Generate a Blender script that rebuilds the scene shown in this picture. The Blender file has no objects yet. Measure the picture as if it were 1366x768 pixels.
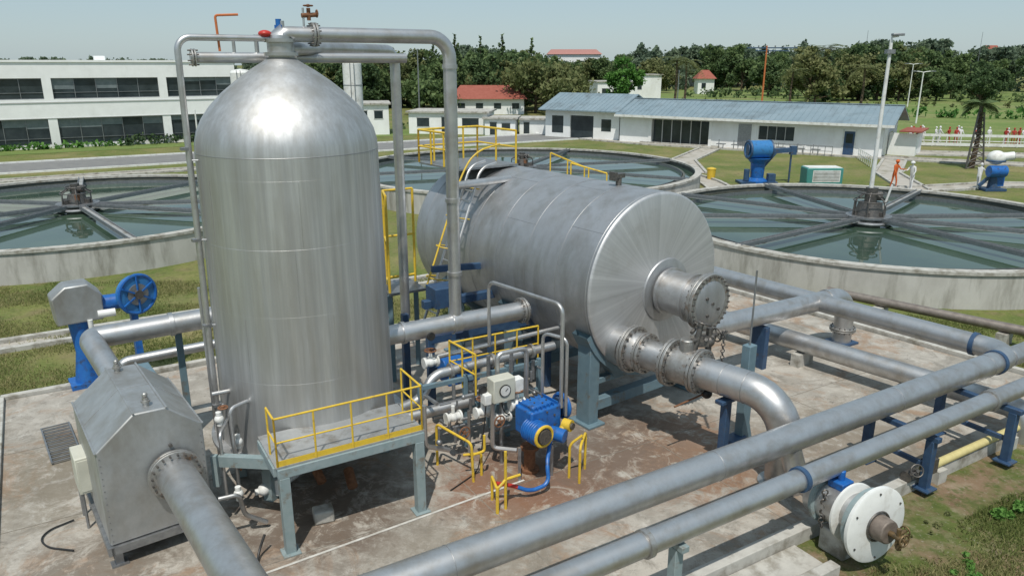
import bpy, bmesh, math, random
import numpy as np
from mathutils import Vector, Matrix, Quaternion
R = math.radians
random.seed(7); rng = np.random.default_rng(7)
scene = bpy.context.scene
V = Vector
A = V((.859,.512,0)); A2 = V((.8,.6,0)); B = V((-.6,.8,0)); UP = V((0,0,1))

# ------------------------------------------------------------------ materials
def nt_new(name):
    m = bpy.data.materials.new(name); m.use_nodes = True
    nt = m.node_tree; b = nt.nodes["Principled BSDF"]
    return m, nt, b
def M(name, c1, c2=None, scale=3.0, rough=.6, metal=0.0, bump=0.0, stretch=(1,1,1), detail=5, rvar=.08, c3=None, scale3=.5, amt3=(.52,.66), bscale=None, spec=None, st3=(1,1,1), bdist=.02):
    m, nt, b = nt_new(name); N = nt.nodes; L = nt.links
    c2 = c2 or tuple(x*.8 for x in c1)
    tc = N.new('ShaderNodeTexCoord'); mp = N.new('ShaderNodeMapping'); mp.inputs['Scale'].default_value = stretch
    L.new(tc.outputs['Object'], mp.inputs['Vector'])
    no = N.new('ShaderNodeTexNoise'); no.inputs['Scale'].default_value = scale; no.inputs['Detail'].default_value = detail; no.inputs['Roughness'].default_value=.6
    L.new(mp.outputs[0], no.inputs['Vector'])
    cr = N.new('ShaderNodeValToRGB'); cr.color_ramp.elements[0].position=.35; cr.color_ramp.elements[1].position=.68
    cr.color_ramp.elements[0].color=(*c1,1); cr.color_ramp.elements[1].color=(*c2,1)
    L.new(no.outputs['Fac'], cr.inputs[0]); out = cr.outputs[0]
    if c3:
        m3 = N.new('ShaderNodeMapping'); m3.inputs['Scale'].default_value = st3; L.new(tc.outputs['Object'], m3.inputs['Vector'])
        n3 = N.new('ShaderNodeTexNoise'); n3.inputs['Scale'].default_value=scale3; n3.inputs['Detail'].default_value=8; n3.inputs['Roughness'].default_value=.65
        L.new(m3.outputs[0], n3.inputs['Vector'])
        r3 = N.new('ShaderNodeValToRGB'); r3.color_ramp.elements[0].position=amt3[0]; r3.color_ramp.elements[1].position=amt3[1]
        L.new(n3.outputs['Fac'], r3.inputs[0])
        mx = N.new('ShaderNodeMix'); mx.data_type='RGBA'; mx.inputs['B'].default_value=(*c3,1)
        L.new(r3.outputs[0], mx.inputs['Factor']); L.new(out, mx.inputs['A']); out = mx.outputs['Result']
    L.new(out, b.inputs['Base Color'])
    mr = N.new('ShaderNodeMapRange'); mr.inputs['To Min'].default_value=max(.02,rough-rvar); mr.inputs['To Max'].default_value=min(1,rough+rvar)
    L.new(no.outputs['Fac'], mr.inputs[0]); L.new(mr.outputs[0], b.inputs['Roughness'])
    b.inputs['Metallic'].default_value = metal
    if spec is not None: b.inputs['Specular IOR Level'].default_value = spec
    if bump>0:
        bp = N.new('ShaderNodeBump'); bp.inputs['Strength'].default_value=bump; bp.inputs['Distance'].default_value=bdist
        if bscale:
            nb = N.new('ShaderNodeTexNoise'); nb.inputs['Scale'].default_value=bscale; nb.inputs['Detail'].default_value=3
            L.new(tc.outputs['Object'], nb.inputs['Vector']); L.new(nb.outputs['Fac'], bp.inputs['Height'])
        else: L.new(no.outputs['Fac'], bp.inputs['Height'])
        L.new(bp.outputs[0], b.inputs['Normal'])
    return m

steel   = M('brushed_stainless', (.60,.605,.61),(.48,.49,.50), 3, .46, .85, .04, (1,1,14), c3=(.50,.49,.47), scale3=1.1, amt3=(.45,.75))
steel_v = M('tank_plate', (.62,.625,.625),(.44,.45,.455), 1.8, .54, .88, .25, (5,5,.12), detail=9, c3=(.40,.39,.365), scale3=1.1, amt3=(.42,.72), rvar=.12, st3=(2.2,2.2,.22), bscale=.9, bdist=.06)
steel_h = M('vessel_plate', (.50,.51,.525),(.41,.42,.435), 2.4, .54, .86, .25, (1,1,1), detail=9, c3=(.33,.33,.32), scale3=1.5, amt3=(.46,.74), rvar=.12, st3=(1.5,1.5,.3), bscale=.8, bdist=.06)
steel_p = M('pipe_steel', (.58,.585,.59),(.46,.465,.47), 4, .44, .88, .05, c3=(.38,.35,.31), scale3=1.9, amt3=(.48,.76), rvar=.12, bscale=1.5)
steel_d = M('galvanised_dark', (.26,.27,.28),(.36,.37,.38), 8, .5, .8, .05)
hood    = M('sheet_hood', (.48,.495,.50),(.39,.405,.41), 3, .52, .75, .18, c3=(.33,.32,.295), scale3=1.7, amt3=(.44,.70), bscale=1.2, bdist=.04, st3=(1,1,.5))
flg     = M('flange_steel', (.46,.46,.45),(.32,.31,.29), 9, .48, .8, .08, c3=(.22,.14,.09), scale3=5, amt3=(.56,.70))
seamd   = M('seam_line', (.30,.305,.31),(.38,.385,.39), 6, .5, .8)
bolt    = M('bolt_dark', (.10,.10,.10),(.2,.18,.16), 20, .5, .7)
bluegray= M('bluegray_paint', (.12,.19,.23),(.15,.23,.27), 6, .55, 0, .05, c3=(.14,.11,.08), scale3=3, amt3=(.55,.70))
greygreen= M('greygreen_paint', (.22,.29,.30),(.27,.33,.34), 6, .55, 0, .05, c3=(.17,.13,.09), scale3=4, amt3=(.56,.72))
navy    = M('dark_blue_paint', (.025,.06,.13),(.04,.09,.17), 6, .5, 0, .05, c3=(.09,.07,.055), scale3=4, amt3=(.57,.72))
blue    = M('blue_paint', (.012,.10,.36),(.015,.14,.44), 7, .42, 0, .05, c3=(.035,.05,.09), scale3=6, amt3=(.54,.70))
lblue   = M('light_blue_paint', (.03,.17,.42),(.04,.2,.46), 7, .42, 0, .05, c3=(.03,.08,.16), scale3=5, amt3=(.54,.72))
yellow  = M('yellow_paint', (.70,.48,.04),(.60,.40,.04), 8, .5, 0, .05, c3=(.28,.18,.07), scale3=7, amt3=(.56,.72))
red     = M('red_paint', (.5,.03,.02),(.4,.03,.02), 8, .4)
rust    = M('rusty_iron', (.16,.07,.035),(.26,.13,.07), 14, .8, .2, .2)
orange  = M('orange_paint', (.55,.16,.05),(.45,.13,.04), 8, .5)
black   = M('black_rubber', (.012,.012,.012),(.03,.03,.03), 12, .5)
white   = M('white_paint', (.76,.77,.75),(.68,.69,.67), 3, .5, 0, .03, c3=(.46,.44,.39), scale3=2.2, amt3=(.50,.74))
beige   = M('beige_cabinet', (.55,.55,.47),(.48,.48,.41), 5, .5, 0, .03)
wallw   = M('white_render_wall', (.86,.87,.86),(.80,.81,.80), 1.2, .8, 0, .03, c3=(.68,.68,.65), scale3=.35, amt3=(.5,.8), st3=(1,1,.4))
conc    = M('basin_concrete', (.52,.51,.48),(.42,.41,.38), 1.6, .85, 0, .25, c3=(.20,.19,.16), scale3=1.4, amt3=(.48,.70), stretch=(1,1,.5), st3=(1,1,.2))
conc_d  = M('dark_concrete', (.07,.075,.065),(.12,.12,.10), 2, .6, 0, .2)
conc_k  = M('kerb_concrete', (.48,.47,.43),(.38,.37,.34), 4, .85, 0, .25, c3=(.20,.18,.14), scale3=2, amt3=(.48,.68))
pathm   = M('path_concrete', (.44,.41,.36),(.36,.34,.30), 1.5, .9, 0, .2, c3=(.24,.22,.16), scale3=.7)
asph    = M('asphalt_road', (.17,.17,.17),(.22,.22,.21), 1.2, .9, 0, .2)
glass   = M('window_glass', (.02,.03,.035),(.045,.06,.065), .8, .12, 0, 0)
frame   = M('window_frame', (.5,.51,.5),(.42,.43,.42), 5, .5)
roofb   = M('blue_metal_roof', (.20,.27,.31),(.24,.31,.35), .6, .55, .1, .02, c3=(.15,.19,.21), scale3=.5, amt3=(.5,.7))
roofr   = M('red_tile_roof', (.26,.07,.045),(.32,.10,.07), 2, .8)
skin    = M('skin', (.36,.2,.13),(.33,.18,.12), 5, .6)
hair    = M('hair', (.015,.012,.01),(.03,.025,.02), 20, .6)
bark    = M('bark', (.12,.085,.055),(.07,.05,.035), 6, .9, 0, .3, (1,1,.3))

def make_pad():
    m, nt, b = nt_new('stained_concrete_pad'); N=nt.nodes; L=nt.links
    tc=N.new('ShaderNodeTexCoord')
    def noise(s,d=8,r=.6,dist=0):
        n=N.new('ShaderNodeTexNoise'); n.inputs['Scale'].default_value=s; n.inputs['Detail'].default_value=d; n.inputs['Roughness'].default_value=r; n.inputs['Distortion'].default_value=dist
        L.new(tc.outputs['Object'], n.inputs['Vector']); return n.outputs['Fac']
    def ramp(f,p0,p1,t0=0,t1=1):
        r=N.new('ShaderNodeMapRange'); r.inputs['From Min'].default_value=p0; r.inputs['From Max'].default_value=p1; r.inputs['To Min'].default_value=t0; r.inputs['To Max'].default_value=t1; r.clamp=True
        L.new(f,r.inputs[0]); return r.outputs[0]
    def math_(op,a,bb):
        k=N.new('ShaderNodeMath'); k.operation=op
        for i,q in enumerate((a,bb)):
            if isinstance(q,(int,float)): k.inputs[i].default_value=q
            else: L.new(q,k.inputs[i])
        return k.outputs[0]
    def mix(a,bc,f,mul=1.0):
        x=N.new('ShaderNodeMix'); x.data_type='RGBA'
        if isinstance(a,tuple): x.inputs['A'].default_value=(*a,1)
        else: L.new(a,x.inputs['A'])
        x.inputs['B'].default_value=(*bc,1)
        if mul!=1.0: f=math_('MULTIPLY',f,mul)
        L.new(f,x.inputs['Factor']); return x.outputs['Result']
    c=mix((.44,.41,.36),(.31,.285,.245),ramp(noise(.7,10,.68),.40,.58))
    c=mix(c,(.20,.18,.15),ramp(noise(1.3,12,.76,.6),.49,.60),.75)
    c=mix(c,(.30,.19,.115),ramp(noise(.6,10,.76,1.0),.51,.62),.75)
    c=mix(c,(.56,.54,.49),ramp(noise(2.0,10,.76,.4),.55,.65),.7)
    c=mix(c,(.12,.105,.09),ramp(noise(1.1,12,.80,.8),.57,.64),.75)
    c=mix(c,(.17,.15,.13),ramp(noise(22,4,.6),.56,.72),.5)
    nn=noise(2.0,10,.76,.7); fine=noise(6,8,.7,.4)
    for (x_,y_,r_,col,k) in ((.3,13.2,2.3,(.20,.09,.045),.85),(-3.6,12.2,2.3,(.13,.095,.07),.85),(3.6,14.4,2.6,(.22,.12,.065),.8),(-6.8,10.2,2.0,(.15,.12,.09),.75),(1.5,15.0,2.8,(.13,.10,.08),.75),(-8.5,14.0,2.8,(.18,.15,.105),.75),(7.5,14.5,3.0,(.20,.16,.115),.7),(-.5,10.6,2.2,(.20,.17,.13),.6)):
        dn=N.new('ShaderNodeVectorMath'); dn.operation='DISTANCE'; dn.inputs[1].default_value=(x_,y_,0); L.new(tc.outputs['Object'],dn.inputs[0])
        fall=ramp(dn.outputs['Value'],0,r_,1,0); f=math_('MULTIPLY',fall,ramp(nn,.40,.54)); f=math_('MULTIPLY',f,ramp(fine,.3,.55,.35,1)); c=mix(c,col,math_('MINIMUM',math_('MULTIPLY',f,2.6),1.0),k)
    L.new(c,b.inputs['Base Color'])
    rr=N.new('ShaderNodeMapRange'); rr.inputs['To Min'].default_value=.95; rr.inputs['To Max'].default_value=.45; L.new(noise(.9,6),rr.inputs[0]); L.new(rr.outputs[0],b.inputs['Roughness'])
    bp=N.new('ShaderNodeBump'); bp.inputs['Strength'].default_value=.35; bp.inputs['Distance'].default_value=.012; L.new(noise(14,8,.7),bp.inputs['Height']); L.new(bp.outputs[0],b.inputs['Normal'])
    return m
padm = make_pad()
def make_grass(name, cols, s=1.0):
    m, nt, b = nt_new(name); N=nt.nodes; L=nt.links
    tc=N.new('ShaderNodeTexCoord')
    def noise(sc,d=8,r=.6):
        n=N.new('ShaderNodeTexNoise'); n.inputs['Scale'].default_value=sc*s; n.inputs['Detail'].default_value=d; n.inputs['Roughness'].default_value=r
        L.new(tc.outputs['Object'], n.inputs['Vector']); return n.outputs['Fac']
    prev=None
    for i,(col,sc,p0,p1,k) in enumerate(cols):
        if prev is None: prev=col; continue
        r=N.new('ShaderNodeMapRange'); r.inputs['From Min'].default_value=p0; r.inputs['From Max'].default_value=p1; r.inputs['To Max'].default_value=k
        L.new(noise(sc),r.inputs[0])
        x=N.new('ShaderNodeMix'); x.data_type='RGBA'
        if isinstance(prev,tuple): x.inputs['A'].default_value=(*prev,1)
        else: L.new(prev,x.inputs['A'])
        x.inputs['B'].default_value=(*col,1); L.new(r.outputs[0],x.inputs['Factor']); prev=x.outputs['Result']
    L.new(prev,b.inputs['Base Color']); b.inputs['Roughness'].default_value=.95; b.inputs['Specular IOR Level'].default_value=.15
    bp=N.new('ShaderNodeBump'); bp.inputs['Strength'].default_value=.6; bp.inputs['Distance'].default_value=.05; L.new(noise(14/s,8,.7),bp.inputs['Height']); L.new(bp.outputs[0],b.inputs['Normal'])
    return m
grassm = make_grass('dry_grass', [((.16,.18,.055),0,0,0,0),((.105,.145,.04),.35,.42,.62,1),((.28,.235,.115),.16,.48,.64,.7),((.21,.17,.095),1.3,.50,.68,.7),((.07,.09,.028),6,.5,.7,.6),((.30,.27,.14),9,.56,.7,.5)])
lawnm = make_grass('green_lawn', [((.14,.20,.06),0,0,0,0),((.18,.23,.075),.25,.42,.62,1),((.26,.245,.12),.1,.50,.66,.7),((.08,.115,.035),2,.5,.7,.6)])
roughm = make_grass('rough_ground', [((.22,.155,.10),0,0,0,0),((.10,.13,.035),.8,.42,.56,.95),((.30,.24,.17),1.7,.52,.66,.7),((.14,.09,.055),3.5,.52,.68,.7),((.07,.10,.025),5,.48,.62,.7),((.34,.31,.26),16,.60,.7,.6)])

def make_leaf(name, dark, mid, light):
    m, nt, b = nt_new(name); N=nt.nodes; L=nt.links
    at=N.new('ShaderNodeAttribute'); at.attribute_name='tint'
    oi=N.new('ShaderNodeObjectInfo')
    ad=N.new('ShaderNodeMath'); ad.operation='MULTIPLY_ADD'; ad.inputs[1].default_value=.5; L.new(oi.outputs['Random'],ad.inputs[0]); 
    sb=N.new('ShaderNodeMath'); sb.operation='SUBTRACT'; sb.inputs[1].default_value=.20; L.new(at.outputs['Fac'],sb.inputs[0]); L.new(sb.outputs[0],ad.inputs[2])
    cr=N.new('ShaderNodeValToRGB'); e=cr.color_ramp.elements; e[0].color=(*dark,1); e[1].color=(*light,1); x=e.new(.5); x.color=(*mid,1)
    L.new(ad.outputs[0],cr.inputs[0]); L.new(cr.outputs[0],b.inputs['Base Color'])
    b.inputs['Roughness'].default_value=.7; b.inputs['Specular IOR Level'].default_value=.2
    tr=N.new('ShaderNodeBsdfTranslucent'); L.new(cr.outputs[0],tr.inputs['Color']); ms=N.new('ShaderNodeMixShader'); ms.inputs[0].default_value=.3
    L.new(b.outputs[0],ms.inputs[1]); L.new(tr.outputs[0],ms.inputs[2]); L.new(ms.outputs[0],N['Material Output'].inputs[0])
    return m
leaf1 = make_leaf('foliage_dark',(.040,.075,.038),(.080,.13,.055),(.15,.21,.08))
leaf2 = make_leaf('foliage_olive',(.065,.09,.038),(.14,.165,.065),(.22,.23,.10))
leaf3 = make_leaf('foliage_bright',(.04,.11,.025),(.08,.20,.04),(.15,.30,.07))
leaf4 = make_leaf('foliage_hazy',(.085,.13,.095),(.125,.175,.115),(.17,.22,.14))  # distance haze put into the leaf colours of the far trees
grassb = make_leaf('grass_blades',(.08,.115,.03),(.15,.185,.055),(.32,.29,.14))

def make_water():
    m, nt, b = nt_new('basin_water'); N=nt.nodes; L=nt.links
    tc=N.new('ShaderNodeTexCoord')
    n=N.new('ShaderNodeTexNoise'); n.inputs['Scale'].default_value=.35; n.inputs['Detail'].default_value=5; L.new(tc.outputs['Object'],n.inputs['Vector'])
    cr=N.new('ShaderNodeValToRGB'); cr.color_ramp.elements[0].position=.4; cr.color_ramp.elements[1].position=.65
    cr.color_ramp.elements[0].color=(.035,.062,.046,1); cr.color_ramp.elements[1].color=(.055,.09,.06,1)
    L.new(n.outputs['Fac'],cr.inputs[0]); L.new(cr.outputs[0],b.inputs['Base Color'])
    b.inputs['Roughness'].default_value=.03; b.inputs['IOR'].default_value=1.33
    n2=N.new('ShaderNodeTexNoise'); n2.inputs['Scale'].default_value=3; n2.inputs['Detail'].default_value=3; L.new(tc.outputs['Object'],n2.inputs['Vector'])
    bp=N.new('ShaderNodeBump'); bp.inputs['Strength'].default_value=.035; bp.inputs['Distance'].default_value=.02; L.new(n2.outputs['Fac'],bp.inputs['Height']); L.new(bp.outputs[0],b.inputs['Normal'])
    return m
waterm = make_water()

def make_radial():
    m, nt, b = nt_new('radial_brushed_face'); N=nt.nodes; L=nt.links
    tc=N.new('ShaderNodeTexCoord')
    dt=N.new('ShaderNodeVectorMath'); dt.operation='DOT_PRODUCT'; dt.inputs[1].default_value=(.8,.6,0); L.new(tc.outputs['Object'],dt.inputs[0])
    sp=N.new('ShaderNodeSeparateXYZ'); L.new(tc.outputs['Object'],sp.inputs[0])
    an=N.new('ShaderNodeMath'); an.operation='ARCTAN2'; L.new(dt.outputs['Value'],an.inputs[0]); L.new(sp.outputs['Z'],an.inputs[1])
    n=N.new('ShaderNodeTexNoise'); n.noise_dimensions='1D'; n.inputs['Scale'].default_value=7; n.inputs['Detail'].default_value=9; n.inputs['Roughness'].default_value=.8; L.new(an.outputs[0],n.inputs['W'])
    cr=N.new('ShaderNodeValToRGB'); cr.color_ramp.elements[0].position=.3; cr.color_ramp.elements[1].position=.7
    cr.color_ramp.elements[0].color=(.46,.47,.48,1); cr.color_ramp.elements[1].color=(.66,.665,.67,1)
    L.new(n.outputs['Fac'],cr.inputs[0])
    n2=N.new('ShaderNodeTexNoise'); n2.inputs['Scale'].default_value=1.4; n2.inputs['Detail'].default_value=8; n2.inputs['Roughness'].default_value=.7; L.new(tc.outputs['Object'],n2.inputs['Vector'])
    r2=N.new('ShaderNodeMapRange'); r2.inputs['From Min'].default_value=.5; r2.inputs['From Max'].default_value=.75; r2.inputs['To Max'].default_value=.6; L.new(n2.outputs['Fac'],r2.inputs[0])
    mx=N.new('ShaderNodeMix'); mx.data_type='RGBA'; mx.inputs['B'].default_value=(.40,.39,.37,1); L.new(cr.outputs[0],mx.inputs['A']); L.new(r2.outputs[0],mx.inputs['Factor']); L.new(mx.outputs['Result'],b.inputs['Base Color'])
    b.inputs['Metallic'].default_value=.75
    mr=N.new('ShaderNodeMapRange'); mr.inputs['To Min'].default_value=.45; mr.inputs['To Max'].default_value=.65; L.new(n.outputs['Fac'],mr.inputs[0]); L.new(mr.outputs[0],b.inputs['Roughness'])
    return m
facem = make_radial()

# ------------------------------------------------------------------ geometry
def frame_of(axis):
    a = V(axis).normalized(); h = UP if abs(a.z)<.95 else V((1,0,0))
    x = h.cross(a).normalized(); y = a.cross(x).normalized(); return x,y,a
def g_lathe(prof, org=(0,0,0), axis=(0,0,1), n=32, caps=True):
    x,y,a = frame_of(axis); o=V(org); vs=[]; fs=[]
    for r,z in prof:
        for i in range(n):
            t=2*math.pi*i/n; vs.append(o+a*z+x*(r*math.cos(t))+y*(r*math.sin(t)))
    m=len(prof)
    for j in range(m-1):
        for i in range(n):
            k=(i+1)%n; fs.append((j*n+i,j*n+k,(j+1)*n+k,(j+1)*n+i))
    if caps:
        if prof[0][0]>1e-4: fs.append(tuple(range(n))[::-1])
        if prof[-1][0]>1e-4: fs.append(tuple((m-1)*n+i for i in range(n)))
    return vs,fs
def g_cyl(p0,p1,r,r1=None,n=16):
    p0=V(p0);p1=V(p1); d=p1-p0
    return g_lathe([(r,0),(r if r1 is None else r1,d.length)],p0,d,n)
def g_box(c, size, ang=0.0, ux=None):
    c=V(c); sx,sy,sz=[s/2 for s in size]
    X = V(ux).normalized() if ux is not None else V((math.cos(ang),math.sin(ang),0)); Y=UP.cross(X).normalized() if abs(X.z)<.95 else V((0,1,0)); Z=X.cross(Y).normalized()
    vs=[c+X*(i*sx)+Y*(j*sy)+Z*(k*sz) for i in(-1,1) for j in(-1,1) for k in(-1,1)]
    return vs,[(0,1,3,2),(4,6,7,5),(0,4,5,1),(2,3,7,6),(0,2,6,4),(1,5,7,3)]
def g_bar(p0,p1,w,h):
    p0=V(p0);p1=V(p1); return g_box((p0+p1)/2,((p1-p0).length,w,h),ux=(p1-p0))
def fillet(pts, r, n=8):
    P=[V(p) for p in pts]; out=[P[0]]
    for i in range(1,len(P)-1):
        a=P[i]-P[i-1]; b=P[i+1]-P[i]; d=min(r,a.length*.49,b.length*.49); u1=a.normalized(); u2=b.normalized()
        q0=P[i]-u1*d; q3=P[i]+u2*d; q1=q0+u1*d*.5523; q2=q3-u2*d*.5523
        for k in range(n+1):
            t=k/n; out.append(q0*(1-t)**3+q1*3*t*(1-t)**2+q2*3*t*t*(1-t)+q3*t**3)
    out.append(P[-1]); return out
def g_tube(pts, r, n=14, bend=0, radii=None):
    if bend: pts=fillet(pts,bend)
    P=[V(p) for p in pts]; Q=[P[0]]
    for p in P[1:]:
        if (p-Q[-1]).length>1e-5: Q.append(p)
    P=Q; vs=[];fs=[]
    T=[(P[min(i+1,len(P)-1)]-P[max(i-1,0)]).normalized() for i in range(len(P))]
    x,_,_=frame_of(T[0])
    for i,p in enumerate(P):
        x=(x-T[i]*x.dot(T[i])).normalized(); y=T[i].cross(x)
        rr = radii[min(i,len(radii)-1)] if radii else r
        for k in range(n):
            t=2*math.pi*k/n; vs.append(p+x*(rr*math.cos(t))+y*(rr*math.sin(t)))
    for j in range(len(P)-1):
        for i in range(n):
            k=(i+1)%n; fs.append((j*n+i,j*n+k,(j+1)*n+k,(j+1)*n+i))
    fs.append(tuple(range(n))[::-1]); fs.append(tuple((len(P)-1)*n+i for i in range(n)))
    return vs,fs
def g_torus(c,axis,Rr,r,n=28,m=8):
    x,y,a=frame_of(axis); c=V(c); vs=[];fs=[]
    for i in range(n):
        t=2*math.pi*i/n; d=x*math.cos(t)+y*math.sin(t)
        for j in range(m):
            u=2*math.pi*j/m; vs.append(c+d*(Rr+r*math.cos(u))+a*(r*math.sin(u)))
    for i in range(n):
        for j in range(m):
            fs.append((i*m+j,((i+1)%n)*m+j,((i+1)%n)*m+(j+1)%m,i*m+(j+1)%m))
    return vs,fs
def g_sphere(c,r,n=16,m=10,sc=(1,1,1)):
    vs,fs=g_lathe([(max(1e-5,r*math.sin(math.pi*j/m)),-r*math.cos(math.pi*j/m)) for j in range(m+1)],(0,0,0),(0,0,1),n,False)
    return [V((v.x*sc[0],v.y*sc[1],v.z*sc[2]))+V(c) for v in vs],fs
def g_bolts(c,axis,rad,nb,br=.022,h=.09):
    x,y,a=frame_of(axis); out=[]
    for i in range(nb):
        t=2*math.pi*(i+.5)/nb; p=V(c)+x*(rad*math.cos(t))+y*(rad*math.sin(t))
        out.append(g_cyl(p-a*h/2,p+a*h/2,br,n=6))
    return merge(out)
def g_prism(poly,z0,z1):
    n=len(poly); vs=[V((p[0],p[1],z0)) for p in poly]+[V((p[0],p[1],z1)) for p in poly]
    fs=[tuple(range(n))[::-1],tuple(range(n,2*n))]+[(i,(i+1)%n,n+(i+1)%n,n+i) for i in range(n)]
    return vs,fs
def merge(gs):
    vs=[];fs=[]
    for v,f in gs:
        o=len(vs); vs+=list(v); fs+=[tuple(i+o for i in q) for q in f]
    return vs,fs

def mk_mesh(name, g, mat, org=V((0,0,0)), angle=35, fix=True):
    me=bpy.data.meshes.new(name); me.from_pydata([tuple(V(v)-org) for v in g[0]],[],[tuple(f) for f in g[1]])
    if fix:
        bm=bmesh.new(); bm.from_mesh(me); bmesh.ops.recalc_face_normals(bm,faces=bm.faces); bm.to_mesh(me); bm.free()
    me.materials.append(mat); me.shade_smooth(); me.set_sharp_from_angle(angle=R(angle)); me.update()
    return me
class Asm:
    def __init__(s,name,loc=(0,0,0)):
        s.e=bpy.data.objects.new(name,None); s.e.location=loc; s.e.empty_display_size=.3; scene.collection.objects.link(s.e); s.o=V(loc)
    def add(s,part,mat,*gs,bevel=0,angle=35):
        g=merge(gs); me=mk_mesh(part,g,mat,s.o,angle); ob=bpy.data.objects.new(part,me); ob.parent=s.e; scene.collection.objects.link(ob)
        if bevel: 
            b=ob.modifiers.new('bevel','BEVEL'); b.width=bevel; b.segments=2; b.limit_method='ANGLE'
        return ob
def single(name,mat,*gs,loc=(0,0,0),bevel=0,angle=35):
    me=mk_mesh(name,merge(gs),mat,V(loc),angle); ob=bpy.data.objects.new(name,me); ob.location=loc; scene.collection.objects.link(ob)
    if bevel:
        b=ob.modifiers.new('bevel','BEVEL'); b.width=bevel; b.segments=2; b.limit_method='ANGLE'
    return ob
def flange(a,name,c,axis,r,th=.07,nb=14,gap=True,mat=None):
    ax=V(axis).normalized(); c=V(c)
    if gap: a.add(name,mat or flg,g_cyl(c-ax*(th+.008),c-ax*.008,r,n=36),g_cyl(c+ax*.008,c+ax*(th+.008),r,n=36),bevel=.006)
    else: a.add(name,mat or flg,g_cyl(c-ax*th/2,c+ax*th/2,r,n=36),bevel=.006)
    a.add(name+'_bolts',bolt,g_bolts(c,ax,r*.88,nb,max(.014,r*.045),th*2+.10))
def g_wheel(c,axis,r,t=.018,sp=5,n=28):
    x,y,a=frame_of(axis); gs=[g_torus(c,axis,r,t,n,8),g_cyl(V(c)-a*t*2,V(c)+a*t*2,t*2.2,n=12)]
    for i in range(sp):
        u=2*math.pi*i/sp; gs.append(g_cyl(c,V(c)+(x*math.cos(u)+y*math.sin(u))*r,t*.7,n=6))
    return merge(gs)
def rail(gs,p0,p1,h=.95,n=4,r=.022,mid=True,ends=True):
    p0=V(p0);p1=V(p1)
    for i in range(n):
        t=i/(n-1); p=p0.lerp(p1,t); gs.append(g_cyl(p,p+UP*h,r,n=8))
    gs.append(g_cyl(p0+UP*h,p1+UP*h,r*1.1,n=8))
    if mid: gs.append(g_cyl(p0+UP*h*.5,p1+UP*h*.5,r*.85,n=8))

# ------------------------------------------------------------------ ground
single('ground',grassm,([V((-2500,-300,-.12)),V((2500,-300,-.12)),V((2500,3500,-.12)),V((-2500,3500,-.12))],[(0,1,2,3)]))
def sheet(name,mat,poly,z): return single(name,mat,([V((x,y,z)) for x,y in poly],[tuple(range(len(poly)))]))
pad=[(-12.6,17.0),(-5.6,5.9),(-4.4,5.86),(14.7,17.26),(6.8,27.8)]
pd=Asm('concrete_pad',(0,0,0))
pd.add('slab',padm,g_prism(pad,-.35,0),bevel=.01)
jl=[]
for k in range(0,5):
    p=V((-4.4,5.86,0))+A*(k*4.4+2.4); q=p+V((-.53,.848,0))*14
    jl.append(g_box((p+q)/2+V((0,0,.003)),(14,.012,.004),ux=(q-p)))
for k in range(1,4):
    p=V((-5.6,5.9,0))+V((-.53,.848,0))*(k*3.3); q=p+A*(21-k*.4)
    jl.append(g_box((p+q)/2+V((0,0,.005)),((q-p).length,.012,.004),ux=(q-p)))
pd.add('expansion_joints',M('joint_dark',(.20,.18,.15),(.28,.26,.22),6,.9),*jl)
pd.add('painted_line',M('worn_line_paint',(.62,.61,.57),(.42,.40,.36),5,.8),g_box(V((-2.0,11.8,.008)),(5.4,.05,.004),ux=(4.18,2.8,0)))
kb=Asm('pad_kerb',(4.7,11.3,0))
def wallbar(p0,p1,w,h,z0=-.2):
    p0=V((*p0,0));p1=V((*p1,0)); m=(p0+p1)/2; return g_box((m.x,m.y,(z0+h)/2),((p1-p0).length,w,h-z0),ux=(p1-p0))
nA=V((.512,-.859,0))
def offs(p,s,n): q=V((p[0],p[1],0))+A*s+nA*n; return (q.x,q.y)
kb.add('front_kerb',conc_k,wallbar(offs((4.7,11.3),-10,.02),offs((4.7,11.3),11.4,.02),.22,.16),bevel=.015)
kb.add('outer_channel_wall',conc_k,wallbar(offs((4.7,11.3),-10,.95),offs((4.7,11.3),.2,.95),.2,.10),bevel=.015)
kb.add('channel_floor',conc_k,wallbar(offs((4.7,11.3),-10,.49),offs((4.7,11.3),.2,.49),.70,-.06),bevel=.0)
kb.add('back_kerb',conc_k,wallbar((-12.7,17.05),(6.8,28.6),.18,.1),wallbar((-12.68,17.0),(-5.7,5.9),.18,.1),wallbar((14.75,17.4),(6.9,27.9),.18,.12),bevel=.012)

def strip(name,mat,pts,w,z,kerb=False):
    P=[V((x,y,0)) for x,y in pts]; L=[];Rr=[]
    for i,p in enumerate(P):
        t=(P[min(i+1,len(P)-1)]-P[max(i-1,0)]).normalized(); n=V((-t.y,t.x,0)); L.append(p+n*w/2); Rr.append(p-n*w/2)
    vs=[V((q.x,q.y,z)) for q in L]+[V((q.x,q.y,z)) for q in Rr]; k=len(P)
    a=Asm(name,(P[0].x,P[0].y,0)); a.add('surface',mat,(vs,[(i,i+1,k+i+1,k+i) for i in range(k-1)]))
    if kerb:
        gs=[]
        for S in (L,Rr):
            for i in range(k-1): gs.append(wallbar(S[i][:2],S[i+1][:2],.22,.02,-.2))
        a.add('kerbs',conc_k if kerb!='w' else white,*gs)
    return a
def arc(c,r,a0,a1,n=40): return [(c[0]+r*math.cos(R(a0+(a1-a0)*i/n)),c[1]+r*math.sin(R(a0+(a1-a0)*i/n))) for i in range(n+1)]
def lineA(p,s0,s1): return [(p[0]+A.x*s0,p[1]+A.y*s0),(p[0]+A.x*s1,p[1]+A.y*s1)]
strip('road',asph,lineA((-41,60.5),-40,60),7.5,-.108,'w')
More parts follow.
